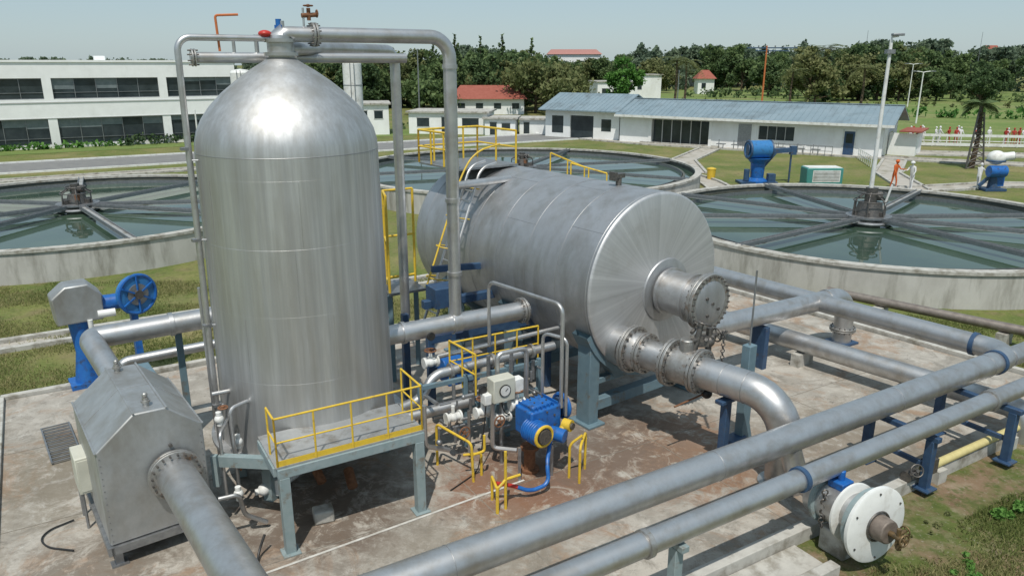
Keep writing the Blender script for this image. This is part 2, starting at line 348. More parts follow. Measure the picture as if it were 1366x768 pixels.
strip('footpath',pathm,lineA((-36.5,53.6),-40,26),1.6,-.10,True)
strip('footpath',pathm,[(-24,15.6),(-15.2,20.9),(-6,26.4),(0,30)],.9,-.104,True)
strip('footpath',pathm,arc((16.6,34.4),11.2,60,215),1.5,-.104,True)
strip('footpath',pathm,arc((0.7,52),13.4,-60,80),1.6,-.10,True)
strip('footpath',pathm,arc((-22,38),12.0,20,120),1.4,-.10,True)
strip('footpath',pathm,[(8,86),(14,80.2),(36,66),(52,58)],2.2,-.10,True)
strip('footpath',pathm,[(20,76),(15,66),(14,58)],2.0,-.096,True)
strip('footpath',pathm,[(22,48.5),(34,52),(48,50),(80,44)],2.0,-.092,True)
strip('footpath',pathm,[(34,67),(29,58),(27,50)],1.8,-.088,True)
strip('footpath',pathm,[(36,72),(60,66),(110,50)],3.2,-.084,True)
sheet('lawn',lawnm,[(12,95),(200,40),(260,235),(40,250),(14,130)],-.112)
sheet('lawn',lawnm,[(-60,62),(-70,66),(-10,102),(0,97)],-.096)
sheet('rough_ground',roughm,[offs((4.7,11.3),-20,.1),offs((4.7,11.3),11.6,.1),(26,26),(45,22),(30,-5),(-10,-8)],-.112)

# ------------------------------------------------------------------ clarifier basins
beamm=M('beam_grey',(.34,.35,.35),(.42,.43,.42),3,.6,.2,c3=(.2,.19,.16),scale3=1.5)
def clarifier(c,rad,spokes,mech=1.0,wz=.84,pole=False):
    a=Asm('circular_settling_basin',(c[0],c[1],0)); o=V((c[0],c[1],0))
    a.add('outer_wall',conc,g_lathe([(rad,-.4),(rad,1.14),(rad-.3,1.14),(rad-.3,-.1)],o,UP,128,False))
    a.add('rim_coping',conc_k,g_lathe([(rad+.06,1.10),(rad+.06,1.22),(rad-.36,1.22),(rad-.36,1.10)],o,UP,128,False))
    a.add('inner_wall_band',conc_d,g_lathe([(rad-.305,.4),(rad-.305,1.10)],o,UP,128,False))  # darker band lining the inner face below the coping
    a.add('launder_channel',conc_d,g_lathe([(rad-1.0,.5),(rad-1.0,.98),(rad-1.14,.98),(rad-1.14,.5)],o,UP,128,False))
    a.add('weir_plate',steel_d,g_lathe([(rad-1.2,.7),(rad-1.2,1.02),(rad-1.215,1.02),(rad-1.215,.7)],o,UP,128,False))
    a.add('water',waterm,g_lathe([(rad-.31,wz),(.001,wz)],o,UP,96,False))
    gs=[];tr=[]
    for s in spokes:
        d=V((math.cos(R(s)),math.sin(R(s)),0))
        p0=o+d*.6+UP*1.12; p1=o+d*(rad-.2)+UP*1.12
        gs.append(g_bar(p0,p1,.26,.10)); tr.append(g_bar(p0+UP*.08+d.cross(UP)*.13,p1+UP*.08+d.cross(UP)*.13,.03,.12))
        tr.append(g_bar(p0+UP*.0821-d.cross(UP)*.13,p1+UP*.0821-d.cross(UP)*.13,.03,.12))
    a.add('radial_beams',beamm,*gs); a.add('beam_edges',steel_d,*tr)
    m=mech
    a.add('centre_column',conc,g_cyl(o+UP*.3,o+UP*1.1,.55,n=24))
    a.add('centre_platform',steel_d,g_cyl(o+UP*1.18,o+UP*1.26,1.0,n=24),g_torus(o+UP*1.0,UP,1.05,.08))
    gs=[g_cyl(o+UP*1.26,o+UP*(1.26+.35*m),.38*m,.30*m,20),g_cyl(o+UP*(1.26+.35*m),o+UP*(1.26+.75*m),.16*m,n=14)]
    for k in range(6):
        t=k*1.047; d=V((math.cos(t),math.sin(t),0)); gs.append(g_tube([o+d*.75+UP*1.26,o+d*.72+UP*(1.26+.4*m),o+d*.25+UP*(1.26+.62*m)],.035,8))
        gs.append(g_box(o+d*.55+UP*(1.36),(.3,.2,.2),t))
    gs.append(g_torus(o+UP*(1.26+.62*m),UP,.35*m,.03)); gs.append(g_torus(o+UP*(1.26+.40*m),UP,.73,.025))
    gs.append(g_cyl(o+V((-.2,0,1.3+.5*m)),o+V((.45,0,1.3+.5*m)),.13*m,n=12))
    a.add('drive_mechanism',bolt,*gs); a.add('drive_housing',rust,g_cyl(o+V((.2,-.3,1.3)),o+V((.2,-.3,1.75)),.13,n=12))
    return a
clarifier((-22,37.6),10.5,[8,68,118,170,232,262,310,345],1.3)
bs=clarifier((16.6,34.4),9.9,[2,50,100,140,178,217,290,328],1.7)
clarifier((0.7,52),12,[20,70,150,200,280,330],1.2)
lp=Asm('street_lamp',(16.55,34.4,1.2)); o=V((16.55,34.4,0))
lp.add('pole',white,g_tube([o+UP*.6,o+UP*9.0],.1,12,radii=[.11,.07])); lp.add('arm',white,g_tube([o+UP*8.9,o+V((0,0,9.1)),o+V((.25,-.1,9.15))],.05,8))
lp.add('lamp_head',steel_d,g_box(o+V((.2,-.1,9.2)),(.5,.25,.1)),bevel=.02); lp.add('bracket',steel_d,g_box(o+V((0,0,8.5)),(.35,.3,.18)))
lp.add('brace',white,g_cyl(o+V((.55,-.1,1.2)),o+V((.85,-.2,2.7)),.05,n=8))

# ------------------------------------------------------------------ vertical tank
TX=V((-4.12,14.0,0))
t=Asm('vertical_steel_tank',TX)
prof=[(.22,.12),(.30,.22),(.75,.36),(1.2,.62),(1.5,.86),(1.62,.98)]
t.add('conical_bottom',steel_v,g_lathe(prof,TX,UP,64))
t.add('base_ring',steel_v,g_lathe([(1.6,.98),(1.92,.98),(1.92,1.05),(1.68,1.05)],TX,UP,72,False),bevel=.01)
sk=[(1.74,1.05),(1.70,1.22),(1.685,1.4)]
t.add('shell',steel_v,g_lathe(sk+[(1.68,2.0),(1.66,3.2),(1.645,4.6),(1.63,5.6),(1.62,6.5)],TX,UP,96,False))
dome=[(1.62,6.5),(1.61,6.66),(1.56,6.86),(1.46,7.06),(1.30,7.28),(1.08,7.50),(.82,7.71),(.55,7.90),(.33,8.03),(.24,8.10)]
t.add('dome',steel_v,g_lathe(dome,TX,UP,96,False))
for i,(z,r) in enumerate([(6.5,1.619),(6.12,1.622),(4.95,1.639),(3.75,1.652),(2.5,1.670)]):
    t.add('weld_seam',steel_v if i else seamd,g_torus(TX+UP*z,UP,r-.001,.004 if i else .007,96,6))
vs=[]
for z0,z1,an in [(5.0,6.1,230),(5.0,6.1,290),(3.8,4.9,285),(3.8,4.9,225),(2.55,3.7,250),(2.55,3.7,305),(1.4,2.45,300),(1.4,2.45,235)]:
    rr=1.655-(z0-3)*.012; d=V((math.cos(R(an)),math.sin(R(an)),0)); vs.append(g_cyl(TX+d*(rr+.010)+UP*z0,TX+d*(rr-.004)+UP*z1,.005,n=6))
t.add('vertical_welds',steel_v,*vs)
t.add('top_nozzle',steel_p,g_cyl(TX+UP*8.05,TX+UP*8.42,.23,n=32),g_lathe([(.30,8.13),(.30,8.19)],TX,UP,32),g_lathe([(.27,8.36),(.27,8.42)],TX,UP,32))
t.add('outlet_cock',rust,g_cyl(TX+V((.1,-.2,.1)),TX+V((.1,-.2,.3)),.2,n=16),g_cyl(TX+V((.3,-1.1,.55)),TX+V((.5,-1.35,.35)),.09),g_cyl(TX+V((.9,-.9,.35)),TX+V((1.05,-1.25,.2)),.1))
t.add('drain_pipe',white,g_tube([TX+V((.0,-.6,.25)),TX+V((-.3,-1.2,.22)),TX+V((-.75,-1.5,.22))],.06,10,bend=.1),g_cyl(TX+V((-.35,-1.35,.1)),TX+V((-.35,-1.35,.42)),.07),g_sphere(TX+V((-.6,-1.42,.24)),.12))
lg=[]
for an in (20,110,200,250): 
    d=V((math.cos(R(an)),math.sin(R(an)),0)); lg.append(g_box(TX+d*1.45+UP*.47,(.2,.2,.94),R(an)))
t.add('support_legs',greygreen,*lg,bevel=.01)
tp=Asm('overhead_pipework',TX+UP*8)
P1=V((-1.25,15.7,0))
tp.add('main_header',steel_p,g_tube([TX+UP*8.3,TX+UP*8.47,TX+UP*8.47+A*.01],.2,20),g_tube([TX+UP*8.2,TX+UP*8.5,TX+UP*8.5+A*3.34,P1+UP*2.5],.135,20,bend=.42))
flange(tp,'header_flange',TX+A*.62+UP*8.5,A,.21,.04,10)
tp.add('header_collar',steel_p,g_cyl(P1+UP*5.2,P1+UP*5.28,.16,n=20),g_cyl(P1+UP*7.9,P1+UP*7.98,.155,n=20),g_cyl(P1+UP*3.6,P1+UP*3.68,.16,n=20))
P2=V((-2.62,17.5,0))
tp.add('second_header',steel_p,g_tube([TX+UP*8.25+V((.1,.1,0)),TX+V((.5,1.2,8.28)),P2+UP*8.28,P2+UP*2.0],.115,18,bend=.35))
q0=V((-4.12,14.6,8.1))
tp.add('cross_pipe',steel_p,g_cyl(q0-A*1.75,q0+A*2.3,.095,n=18)); flange(tp,'end_flange',q0-A*1.7,A,.15,.03,8)
tp.add('bracket_struts',steel_p,g_cyl(q0-A*.6,q0-A*.6+UP*.4,.04),g_cyl(q0-A*1.0+UP*.02,q0-A*1.0+UP*.35,.03))
tp.add('thin_downcomer',steel_p,g_tube([TX+V((-.1,-.05,8.42)),V((-5.55,13.05,8.42)),V((-5.62,13.0,.9))],.055,12,bend=.22))
tp.add('pipe_clips',steel_d,*[g_box((-5.6,13.0,z_),(.16,.1,.05),.8) for z_ in (1.8,3.4,5.0,6.6)],*[g_cyl((-5.58,13.02,z_),(-5.3,13.05,z_),.015,n=6) for z_ in (1.8,3.4,5.0,6.4)])
tp.add('thin_downcomer_b',steel_p,g_tube([V((-5.85,13.4,4.0)),V((-5.85,13.4,.4))],.03,8))
tp.add('instrument_base',steel_p,g_cyl(TX+UP*8.4+A*.05,TX+UP*8.72+A*.05,.05),g_cyl(TX+UP*8.5+A*.45,TX+UP*8.95+A*.45,.02))
tp.add('red_valve_cap',red,g_sphere(TX+UP*8.50-A*.25,.09,sc=(1.3,1.3,.7)))
tp.add('blue_actuator',blue,g_cyl(TX+UP*8.55+A*.0,TX+UP*8.75+A*.0,.05),g_box(TX+UP*8.62+A*.0,(.13,.08,.06)))
tp.add('relief_valve',rust,g_cyl(TX+UP*8.82+A*.42,TX+UP*8.84+A*.68,.04),g_cyl(TX+UP*8.74+A*.55,TX+UP*8.95+A*.55,.035),g_wheel(TX+UP*8.99+A*.55,UP,.08,.012),g_wheel(TX+UP*8.86+A*.70,A,.06,.012))
og=Asm('orange_davit_arm',V((-5.0,13.3,8.4)))
og.add('davit',orange,g_tube([V((-5.0,13.45,8.2)),V((-5.02,13.45,8.78)),V((-4.68,13.6,8.8))],.022,8,bend=.04))
pf=Asm('tank_access_platform',(-2.7,11.6,1.6))
c0=V((-3.86,10.93,0)); c1=c0+A*2.62; d=V((-.512,.859,0))
def brd(p,q,z,w=.1,h=.16): return g_bar(V((p.x,p.y,z)),V((q.x,q.y,z)),w,h)
pf.add('deck',M('deck_plate',(.42,.43,.43),(.34,.35,.35),5,.5,.5,.1,c3=(.22,.2,.17),scale3=2),g_box((c0+c1)/2+d*.62+UP*1.645,(2.66,1.28,.03),ux=A))
pf.add('frame_beams',greygreen,brd(c0,c1,1.54,.12,.17),brd(c0+d*.06,c0+d*1.2,1.54,.1,.168),brd(c1+d*.06,c1+d*1.2,1.54,.1,.168),
       *[g_box(p+UP*.73,(.17,.17,1.45),ux=A) for p in (c0+A*.1+d*.02,c1-A*.1+d*.02)],*[g_box(p+UP*.015,(.3,.3,.03),ux=A) for p in (c0+A*.1+d*.02,c1-A*.1+d*.02)],
       g_bar(c0+A*.4+d*1.1+UP*1.5,c0+A*.4+d*1.1+UP*.9,.1,.1),bevel=.008)
gs=[]; z=UP*1.66
rail(gs,c0+z+A*.02,c1+z-A*.02,.86,5,.018); rail(gs,c0+z+A*.02,c0+z+d*.5+A*.02,.86,2,.018); rail(gs,c1+z-A*.02,c1+z+d*.9-A*.02,.86,3,.018)
gs.append(g_bar(c0+z+UP*.05,c1+z+UP*.05,.01,.1))
pf.add('guard_rail',yellow,*gs)
cb=Asm('concrete_block',(-3.2,11.6,0)); cb.add('block',conc_k,g_box((-3.45,11.95,.12),(.36,.3,.24),.4),bevel=.03)

# ------------------------------------------------------------------ gabled steel housing, left foreground
FB=V((-5.92,11.05,0)); hb=Asm('steel_filter_housing',FB)
w=.82; L0=2.35
def HP(s,u,z): return FB+A2*s+B*u+UP*z
sec=[(-w,.42),(w,.42),(w,2.16),(.30,2.60),(-.20,2.62),(-w,2.10)]
vs=[HP(s,0,z) for s,z in sec]+[HP(s,L0,z) for s,z in sec]; n=len(sec)
hb.add('body',hood,(vs,[tuple(range(n)),tuple(range(n,2*n))[::-1]]+[(i,(i+1)%n,n+(i+1)%n,n+i) for i in range(n)]),bevel=.025)
ed=[]
for (s,z) in sec[2:]: ed.append(g_bar(HP(s,-.02,z+.01),HP(s,L0+.02,z+.01),.03,.016))
for u in (1.2,):
    for (a_,b_) in ((2,3),(3,4),(4,5)): ed.append(g_bar(HP(sec[a_][0],u,sec[a_][1]+.004),HP(sec[b_][0],u,sec[b_][1]+.004),.04,.010))
hb.add('seams',hood,*ed)
rv=[]
for k in range(14):
    for (s_,z_) in ((-w+.05,.5+.115*k),(w-.05,.5+.12*k)): rv.append(g_cyl(HP(s_,-.008,z_),HP(s_,.01,z_),.012,n=6))
hb.add('rivets',steel_d,*rv)
hb.add('base_skid',steel_d,g_bar(HP(-w,-.05,.34),HP(-w,L0,.34),.1,.15),g_bar(HP(w,-.05,.34),HP(w,L0,.34),.1,.15),g_bar(HP(-w,0,.335),HP(w,0,.335),.1,.14),g_bar(HP(-w,L0,.335),HP(w,L0,.335),.1,.14),
   *[g_box(HP(s,u,.13),(.12,.12,.26),ux=A2) for s in (-w+.1,w-.1) for u in (.1,L0-.1)],*[g_box(HP(s,u,.015),(.26,.2,.03),ux=A2) for s in (-w+.1,w-.1) for u in (.1,L0-.1)])
for s,u in ((.05,.25),(-.05,2.1)): hb.add('vent_nipple',flg,g_cyl(HP(s,u,2.6),HP(s,u,2.76),.05),g_cyl(HP(s,u,2.68),HP(s,u,2.71),.075),g_sphere(HP(s,u,2.8),.045))
oc=HP(.28,0,1.42)
hb.add('outlet_pipe',steel_p,g_tube([oc+B*.1,oc-B*5.5],.31,28))
flange(hb,'outlet_flange',oc-B*.12,B,.43,.05,20)
hb.add('lug',bolt,g_cyl(oc+UP*.5,oc+UP*.5-B*.05,.03))
hb.add('side_brackets',greygreen,g_bar(V((-5.2,11.9,1.25)),V((-3.95,11.5,1.42)),.14,.2),g_bar(V((-5.25,11.8,.8)),V((-5.25,11.8,1.4)),.1,.1))
ip=Asm('inlet_pipe',V((-8.1,14.2,2.6)))
ip.add('pipe',steel_p,g_tube([HP(0,1.9,2.2),V((-8.35,13.95,2.72)),V((-8.38,14.1,2.74)),V((-3.9,17.0,2.78))],.22,22,bend=.9)); ip.add('rings',steel_p,g_cyl(V((-7.2,14.86,2.752)),V((-7.13,14.905,2.753)),.25,n=24))
ip.add('lower_pipe',steel_p,g_tube([V((-8.6,15.2,.4)),V((-8.6,15.2,1.75)),V((-5.2,17.2,1.85))],.11,14,bend=.25))
ip.add('posts',bluegray,*[g_box((x,y,z/2),(.14,.14,z),.5) for x,y,z in ((-7.2,15.2,2.6),(-6.0,15.1,2.5),(-5.2,16.2,2.5))],g_bar(V((-9.0,15.1,1.0)),V((-8.0,15.7,1.0)),.15,.2),bevel=.01)
sp=Asm('sampling_pipework',V((-5.1,12.0,1.5)))
sp.add('pipes',steel_p,g_tube([V((-5.0,12.1,.5)),V((-5.0,12.1,2.15)),V((-4.75,12.5,2.15)),V((-4.7,12.5,1.1))],.035,10,bend=.12),g_tube([V((-5.15,11.9,.45)),V((-5.15,11.9,1.75)),V((-5.2,12.5,1.8)),V((-5.2,12.6,.4))],.03,10,bend=.1),
  g_tube([V((-5.0,11.2,.9)),V((-4.7,11.35,.9)),V((-4.7,11.5,.4)),V((-4.4,11.7,.12))],.04,10,bend=.1),g_tube([V((-5.5,12.6,2.2)),V((-5.0,12.9,2.2))],.04,10))
sp.add('valves',white,*[merge([g_sphere(p,.085),g_cyl(V(p)-UP*.12,V(p)+UP*.14,.05)]) for p in ((-5.25,12.2,1.9),(-5.0,12.3,1.4),(-4.8,12.6,1.7),(-4.75,11.45,.85))])
sp.add('handwheels',rust,g_wheel((-4.95,12.15,1.0),A,.09,.014),g_wheel((-5.2,12.3,2.08),UP,.08,.014))
cbn=Asm('beige_control_cabinet',(-8.3,12.2,0)); 
cbn.add('body',beige,g_box((-7.62,12.0,1.05),(.45,.6,.7),ux=A2),bevel=.02); cbn.add('door',beige,g_box(V((-7.62,12.0,1.05))-B*.305,(.38,.012,.6),ux=A2),bevel=.004)
cbn.add('handle',bolt,g_box(V((-7.5,12.1,1.05))-B*.32,(.02,.02,.12),ux=A2)); cbn.add('legs',steel_d,*[g_cyl(V((-7.62,12.0,0))+A2*s+B*u,V((-7.62,12.0,.7))+A2*s+B*u,.025,n=8) for s in(-.18,.18) for u in (-.25,.25)])
gr=Asm('steel_grating',(-10.2,14.8,.05)); gg=[]
for k in range(12): p=V((-10.7,15.4,.05))-B*(k*.17); gg.append(g_bar(p,p+A2*.55,.03,.03))
for s in(0,.55): gg.append(g_bar(V((-10.7,15.4,.055))+A2*s,V((-10.7,15.4,.055))+A2*s-B*1.9,.03,.04))
gr.add('bars',steel_d,*gg)
yb_=Asm('yellow_marker_post',(-9.6,11.9,0)); yb_.add('post',yellow,g_cyl((-9.55,11.75,-.12),(-9.55,11.75,.55),.09,n=14),g_cyl((-9.55,11.75,.0),(-9.55,11.75,.04),.14,n=14),bevel=.01)
ca=Asm('hose',(-8,11.5,0)); ca.add('rubber_hose',black,g_tube([V((-8.0,11.9,.03)),V((-8.35,11.5,.03)),V((-8.1,11.1,.03)),V((-7.5,11.0,.03))],.016,8,bend=.3),g_tube([V((-4.2,11.0,.35)),V((-4.3,10.8,.03)),V((-4.1,10.3,.03)),V((-4.2,9.6,.03))],.022,8,bend=.2))
bp=Asm('hooded_blue_pump',(-11.0,18.3,0)); c=V((-11.05,18.1,0))
sec=[(-.55,1.75),(-.6,2.45),(-.25,2.72),(.3,2.72),(.6,2.4),(.55,1.75)]
vs=[c+A2*s*.95+B*u+UP*z for u in(-.35,.35) for s,z in sec]; n=6
bp.add('hood',hood,(vs,[tuple(range(n)),tuple(range(n,2*n))[::-1]]+[(i,(i+1)%n,n+(i+1)%n,n+i) for i in range(n)]),bevel=.04)
bp.add('pedestal',blue,g_tube([c+UP*.0,c+UP*.9,c+UP*1.75],.3,16,radii=[.34,.2,.28]),g_box(c+UP*.06,(.9,.7,.12),ux=A2),g_box(c+A*1.25+UP*.9,(.16,.3,1.8),ux=A2))
wax=V((.84,-.54,0)).normalized(); wv=c+A*1.35+UP*2.25-B*.1
bp.add('motor',blue,g_cyl(c+A*.3+UP*2.1,c+A*1.2+UP*2.1,.2,n=20),g_cyl(wv-wax*.4,wv,.22,n=20))
bp.add('pulley_wheel',lblue,g_cyl(wv-wax*.1,wv+wax*.1,.50,n=36),bevel=.03); bp.add('pulley_rim',blue,g_torus(wv+wax*.08,wax,.50,.05,36)); bp.add('hub',bolt,g_cyl(wv-wax*.16,wv+wax*.18,.12,n=16)); bp.add('hub_face',steel_d,g_cyl(wv-wax*.12,wv+wax*.13,.28,n=24)); bp.add('spokes',blue,*[g_bar(wv+wax*.13,wv+wax*.13+(UP*math.cos(k*1.047)+wax.cross(UP)*math.sin(k*1.047))*.48,.05,.04) for k in range(6)])
bp.add('shaft_parts',white,g_cyl(c+A*.4-B*.3+UP*1.9,c+A*.8-B*.3+UP*1.9,.1),g_cyl(c+A*.2-B*.35+UP*1.5,c+A*.2-B*.35+UP*1.8,.06))
bp.add('skid',bluegray,g_box(c+A*.7+UP*.35-B*2.0,(1.0,1.5,.9),ux=A2),bevel=.03)

# ------------------------------------------------------------------ horizontal vessel
HF=V((3.33,16.6,3.15)); HL=7.3; h=Asm('horizontal_steel_vessel',HF); RR=2.1
h.add('shell',steel_h,g_lathe([(RR,.05),(RR,HL)],HF,B,96,False))
h.add('rear_head',steel_h,g_lathe([(RR,HL),(RR*.96,HL+.22),(RR*.8,HL+.5),(RR*.5,HL+.72),(.001,HL+.8)],HF,B,96,False))
h.add('front_face',facem,g_lathe([(.001,-.03),(RR*.6,-.02),(RR-.06,.0),(RR-.02,.015),(RR,.05)],HF,B,96,False),angle=60)
for s in (.12,1.15,2.3,3.45,4.6,5.75,6.9): h.add('hoop_seam',seamd if s>.2 else steel,g_torus(HF+B*s,B,RR+.0,.007,96,6))
ss=[]
for s0,s1,an in ((.1,1.15,40),(1.15,2.3,75),(2.3,3.45,35),(3.45,4.6,70),(4.6,5.75,30)):
    x,y,a_=frame_of(B); 
    for k in (an,an+95):
        dd=x*math.cos(R(k))+y*math.sin(R(k)); ss.append(g_cyl(HF+dd*RR+B*s0,HF+dd*RR+B*s1,.004,n=6))
h.add('longitudinal_welds',seamd,*ss)
mc=HF+A2*.30-UP*.20
h.add('manway_neck',steel_p,g_cyl(mc+B*.1,mc-B*1.15,.50,n=40)); h.add('manway_pad',steel_h,g_lathe([(.76,.02),(.74,.06),(.56,.1)],mc,-B,40))
h.add('manway_rings',steel_p,g_cyl(mc-B*.15,mc-B*.22,.56,n=40),g_cyl(mc-B*.85,mc-B*.92,.56,n=40))
h.add('manway_cover',flg,g_cyl(mc-B*1.16,mc-B*1.24,.65,n=40),g_cyl(mc-B*1.25,mc-B*1.33,.65,n=40),bevel=.01); h.add('manway_cover_dome',steel_h,g_lathe([(.5,0),(.42,.04),(.2,.06),(.001,.065)],mc-B*1.33,-B,40))
h.add('manway_bolts',bolt,g_bolts(mc-B*1.25,B,.60,28,.022,.26)); 
x,y,a_=frame_of(B); h.add('cover_fittings',bolt,*[g_cyl(mc-B*1.33+x*u+y*v_,mc-B*1.42+x*u+y*v_,.035) for u,v_ in ((0,0),(.2,.15),(-.2,-.15),(.15,-.25))])
oc=HF-A2*1.12-UP*1.25; D=V((.70,-.714,-.01)).normalized()
h.add('outlet_nozzle',steel_p,g_cyl(oc+B*.1,oc-B*.3,.44,n=40))
ol=Asm('outlet_pipeline',oc)
ol.add('pipe',steel_p,g_tube([oc,oc+D*4.02,oc+D*4.02+V((.12,.12,-2.3))],.33,32,bend=.8))
for s,r,nb in ((.38,.54,20),(.72,.46,16),(1.42,.52,20),(2.1,.48,18)): flange(ol,'flange',oc+D*s,D,r,.06,nb)
ol.add('reducer',steel_p,g_lathe([(.42,.0),(.42,.3),(.34,.42)],oc+D*.35,D,40)); ol.add('valve_body',flg,g_cyl(oc+D*1.48,oc+D*2.04,.39,n=36),g_cyl(oc+D*1.75+UP*.3,oc+D*1.75+UP*.62,.15),bevel=.02)
ol.add('weld_rings',seamd,g_torus(oc+D*3.2,D,.33,.008,40),g_torus(oc+D*2.7,D,.33,.008,40))
ol.add('base_flange',flg,g_cyl(oc+D*4.02+V((.1,.1,-1.86)),oc+D*4.02+V((.1,.1,-1.80)),.46,n=32))
cl=oc+D*1.85
vp=[g_cyl(cl+UP*.35+A*.1,cl+UP*.95+A*.25,.06),g_wheel(cl+UP*.95+A*.27,(.3,.2,1),.16,.018),g_box(cl+UP*.55+A*.3,(.26,.2,.22)),g_cyl(cl+UP*.6,cl+UP*.6+A*.7,.05),g_wheel(cl+A*.72+UP*.6,A,.14,.018),g_cyl(cl+A*.5+UP*.2,cl+A*.5+UP*.8,.07),g_sphere(cl+A*.5+UP*.5,.13)]
for k in range(18): 
    q=cl+A*(.2+.6*random.random())+UP*(.1+.8*random.random())+D*(random.random()*.6-.3); vp.append(g_cyl(q,q+V((random.uniform(-.1,.1),random.uniform(-.1,.1),random.uniform(-.1,.1))).normalized()*.14,random.uniform(.02,.045),n=8))
for k in range(16): q=cl+A*.62+UP*(.75-.07*k)+D*.25; vp.append(g_torus(q,(k%2,1-k%2,.1),.04,.011,10,5))
ol.add('valve_cluster',bolt,*vp)
bb=oc+D*2.1+UP*-.55+A*.25
ol.add('ball_drip_pot',black,g_sphere(bb,.12),g_cyl(bb,bb+UP*.5,.03)); ol.add('handle',rust,g_cyl(bb-A*.1,bb-A*.9-UP*.1,.02))
ps=Asm('pipe_support_pedestal',(4.9,14.5,0)); p=V((4.95,14.6,0))
ps.add('column',bluegray,g_box(p+UP*1.2,(.24,.2,2.4),ux=A2),g_box(p+UP*.03,(.7,.5,.06),ux=A2),g_bar(p+A2*.3+UP*.06,p+UP*.8+A2*.05,.04,.2),bevel=.01)
ps.add('rod',steel_d,g_cyl(p+UP*2.4,p+UP*4.0,.02,n=8)); ps.add('foot_block',navy,g_box(p-A2*.25+UP*.2,(.5,.3,.34),ux=A2),bevel=.02)
p=V((4.35,13.9,0)); ps=Asm('pipe_support_pedestal',p); ps.add('column',navy,g_box(p+UP*.72,(.16,.16,1.44),ux=A2),g_box(p+UP*.12,(.5,.36,.24),ux=A2),g_box(p+UP*1.48,(.5,.2,.08),ux=A2),bevel=.01)
for s,full in ((.35,True),(3.2,False),(5.9,False)):
    sd=Asm('vessel_saddle',(HF+B*s)*1.0-UP*3.15); c=HF+B*s; cz=V((c.x,c.y,0))
    gs=[]
    for sg in (-1,1):
        p=cz+A2*sg*1.72; gs.append(g_box(p+UP*1.22,(.3,.42,2.44),ux=A2)); gs.append(g_box(p+UP*.03,(.5,.7,.06),ux=A2)); gs.append(g_bar(p+UP*2.0-A2*sg*.1,p-A2*sg*.75+UP*1.05,.3,.14))
    gs.append(g_bar(cz-A2*1.6+UP*.42,cz+A2*1.6+UP*.42,.26,.26)); gs.append(g_bar(cz-A2*1.6+UP*1.0,cz+A2*1.6+UP*1.0,.2,.14))
    sd.add('frame',bluegray,*gs,bevel=.012)
    vs=[];fs=[]; k=20
    for i in range(k+1):
        an=R(205+130*i/k)
        for rr in (RR+.01,RR+.14):
            for uu in (-.25,.25): vs.append(c+A2*(rr*math.cos(an))+UP*(rr*math.sin(an))+B*uu)
    for i in range(k):
        o=i*4; q=o+4; fs+=[(o,o+1,q+1,q),(o+2,q+2,q+3,o+3),(o,q,q+2,o+2),(o+1,o+3,q+3,q+1)]
    sd.add('cradle',bluegray,(vs,fs))
nz=HF+B*1.35+UP*RR
h.add('top_nozzle',bolt,g_cyl(nz-UP*.02,nz+UP*.16,.07),g_box(nz+UP*.22,(.28,.14,.1),ux=A2),g_box(nz+UP*.22-A2*.18,(.08,.2,.2),ux=A2))
wk=Asm('vessel_top_walkway',HF+B*6+UP*2.2)
wk.add('grating_deck',steel_d,g_box(HF+B*6.4-A2*.9+UP*2.16,(2.0,2.0,.05),ux=A2))
gs=[]
a0=HF+B*5.4-A2*1.9+UP*2.18; a1=HF+B*7.4-A2*1.9+UP*2.18; a2=HF+B*7.4+A2*.1+UP*2.18
rail(gs,a0,a1,.9,4,.028); rail(gs,a1,a2,.9,5,.028); rail(gs,HF+B*5.5+A2*.1+UP*2.18,a2,.9,3,.028)
rail(gs,HF+B*4.6+A2*.6+UP*2.02,HF+B*4.2+A2*1.5+UP*1.6,.5,3,.02,False); rail(gs,HF+B*4.2+A2*1.0+UP*1.85,HF+B*3.2+A2*1.4+UP*1.65,.4,3,.02,False)
wk.add('guard_rail',yellow,*gs)
wk.add('vent_pipe',steel_p,g_tube([HF+B*4.6-A2*2.6+UP*1.9,HF+B*4.6-A2*.8+UP*1.95],.10,14))
ld=Asm('access_ladder',(-2.2,18.9,1)); gs=[]
lt=HF+B*5.1-A2*1.55+UP*1.9; lb=V((-2.2,18.1,1.4))
sd_=B
pts0=[lb,lb.lerp(lt,.8)+UP*.25,lt+UP*.35,lt+A2*.5+UP*.45]
for off in (-.25,.25): gs.append(g_tube([p+sd_*off for p in pts0],.035,8,bend=.5))
ld.add('stringers',steel_p,*gs); rg=[]
for k in range(16): p=lb.lerp(lt,k/16)+UP*(.25*k/16); rg.append(g_cyl(p-sd_*.25,p+sd_*.25,.02,n=6))
ld.add('rungs',steel_p,*rg)
ld.add('cage_hoops',yellow,*[g_tube([p-sd_*.3,p-sd_*.25-A2*.45+UP*.1,p+sd_*.25-A2*.45+UP*.1,p+sd_*.3],.018,6,bend=.2) for p in (lb.lerp(lt,.35),lb.lerp(lt,.55),lb.lerp(lt,.75),lb.lerp(lt,.95))],
   g_tube([lb.lerp(lt,.3)-A2*.42+UP*.1,lt-A2*.42+UP*.2,lt+UP*.75,lt+A2*.8+UP*.9],.024,8,bend=.5))
yf=Asm('yellow_access_frame',(-2.9,19.2,0)); gs=[]
for x_,y_ in ((-3.3,19.0),(-2.6,19.4),(-3.1,18.2)): gs.append(g_cyl((x_,y_,2.4),(x_,y_,4.9),.035,n=8))
for z_ in (2.6,3.7,4.9): gs.append(g_cyl((-3.3,19.0,z_),(-2.6,19.4,z_),.03,n=8)); gs.append(g_cyl((-3.3,19.0,z_),(-3.1,18.2,z_),.03,n=8))
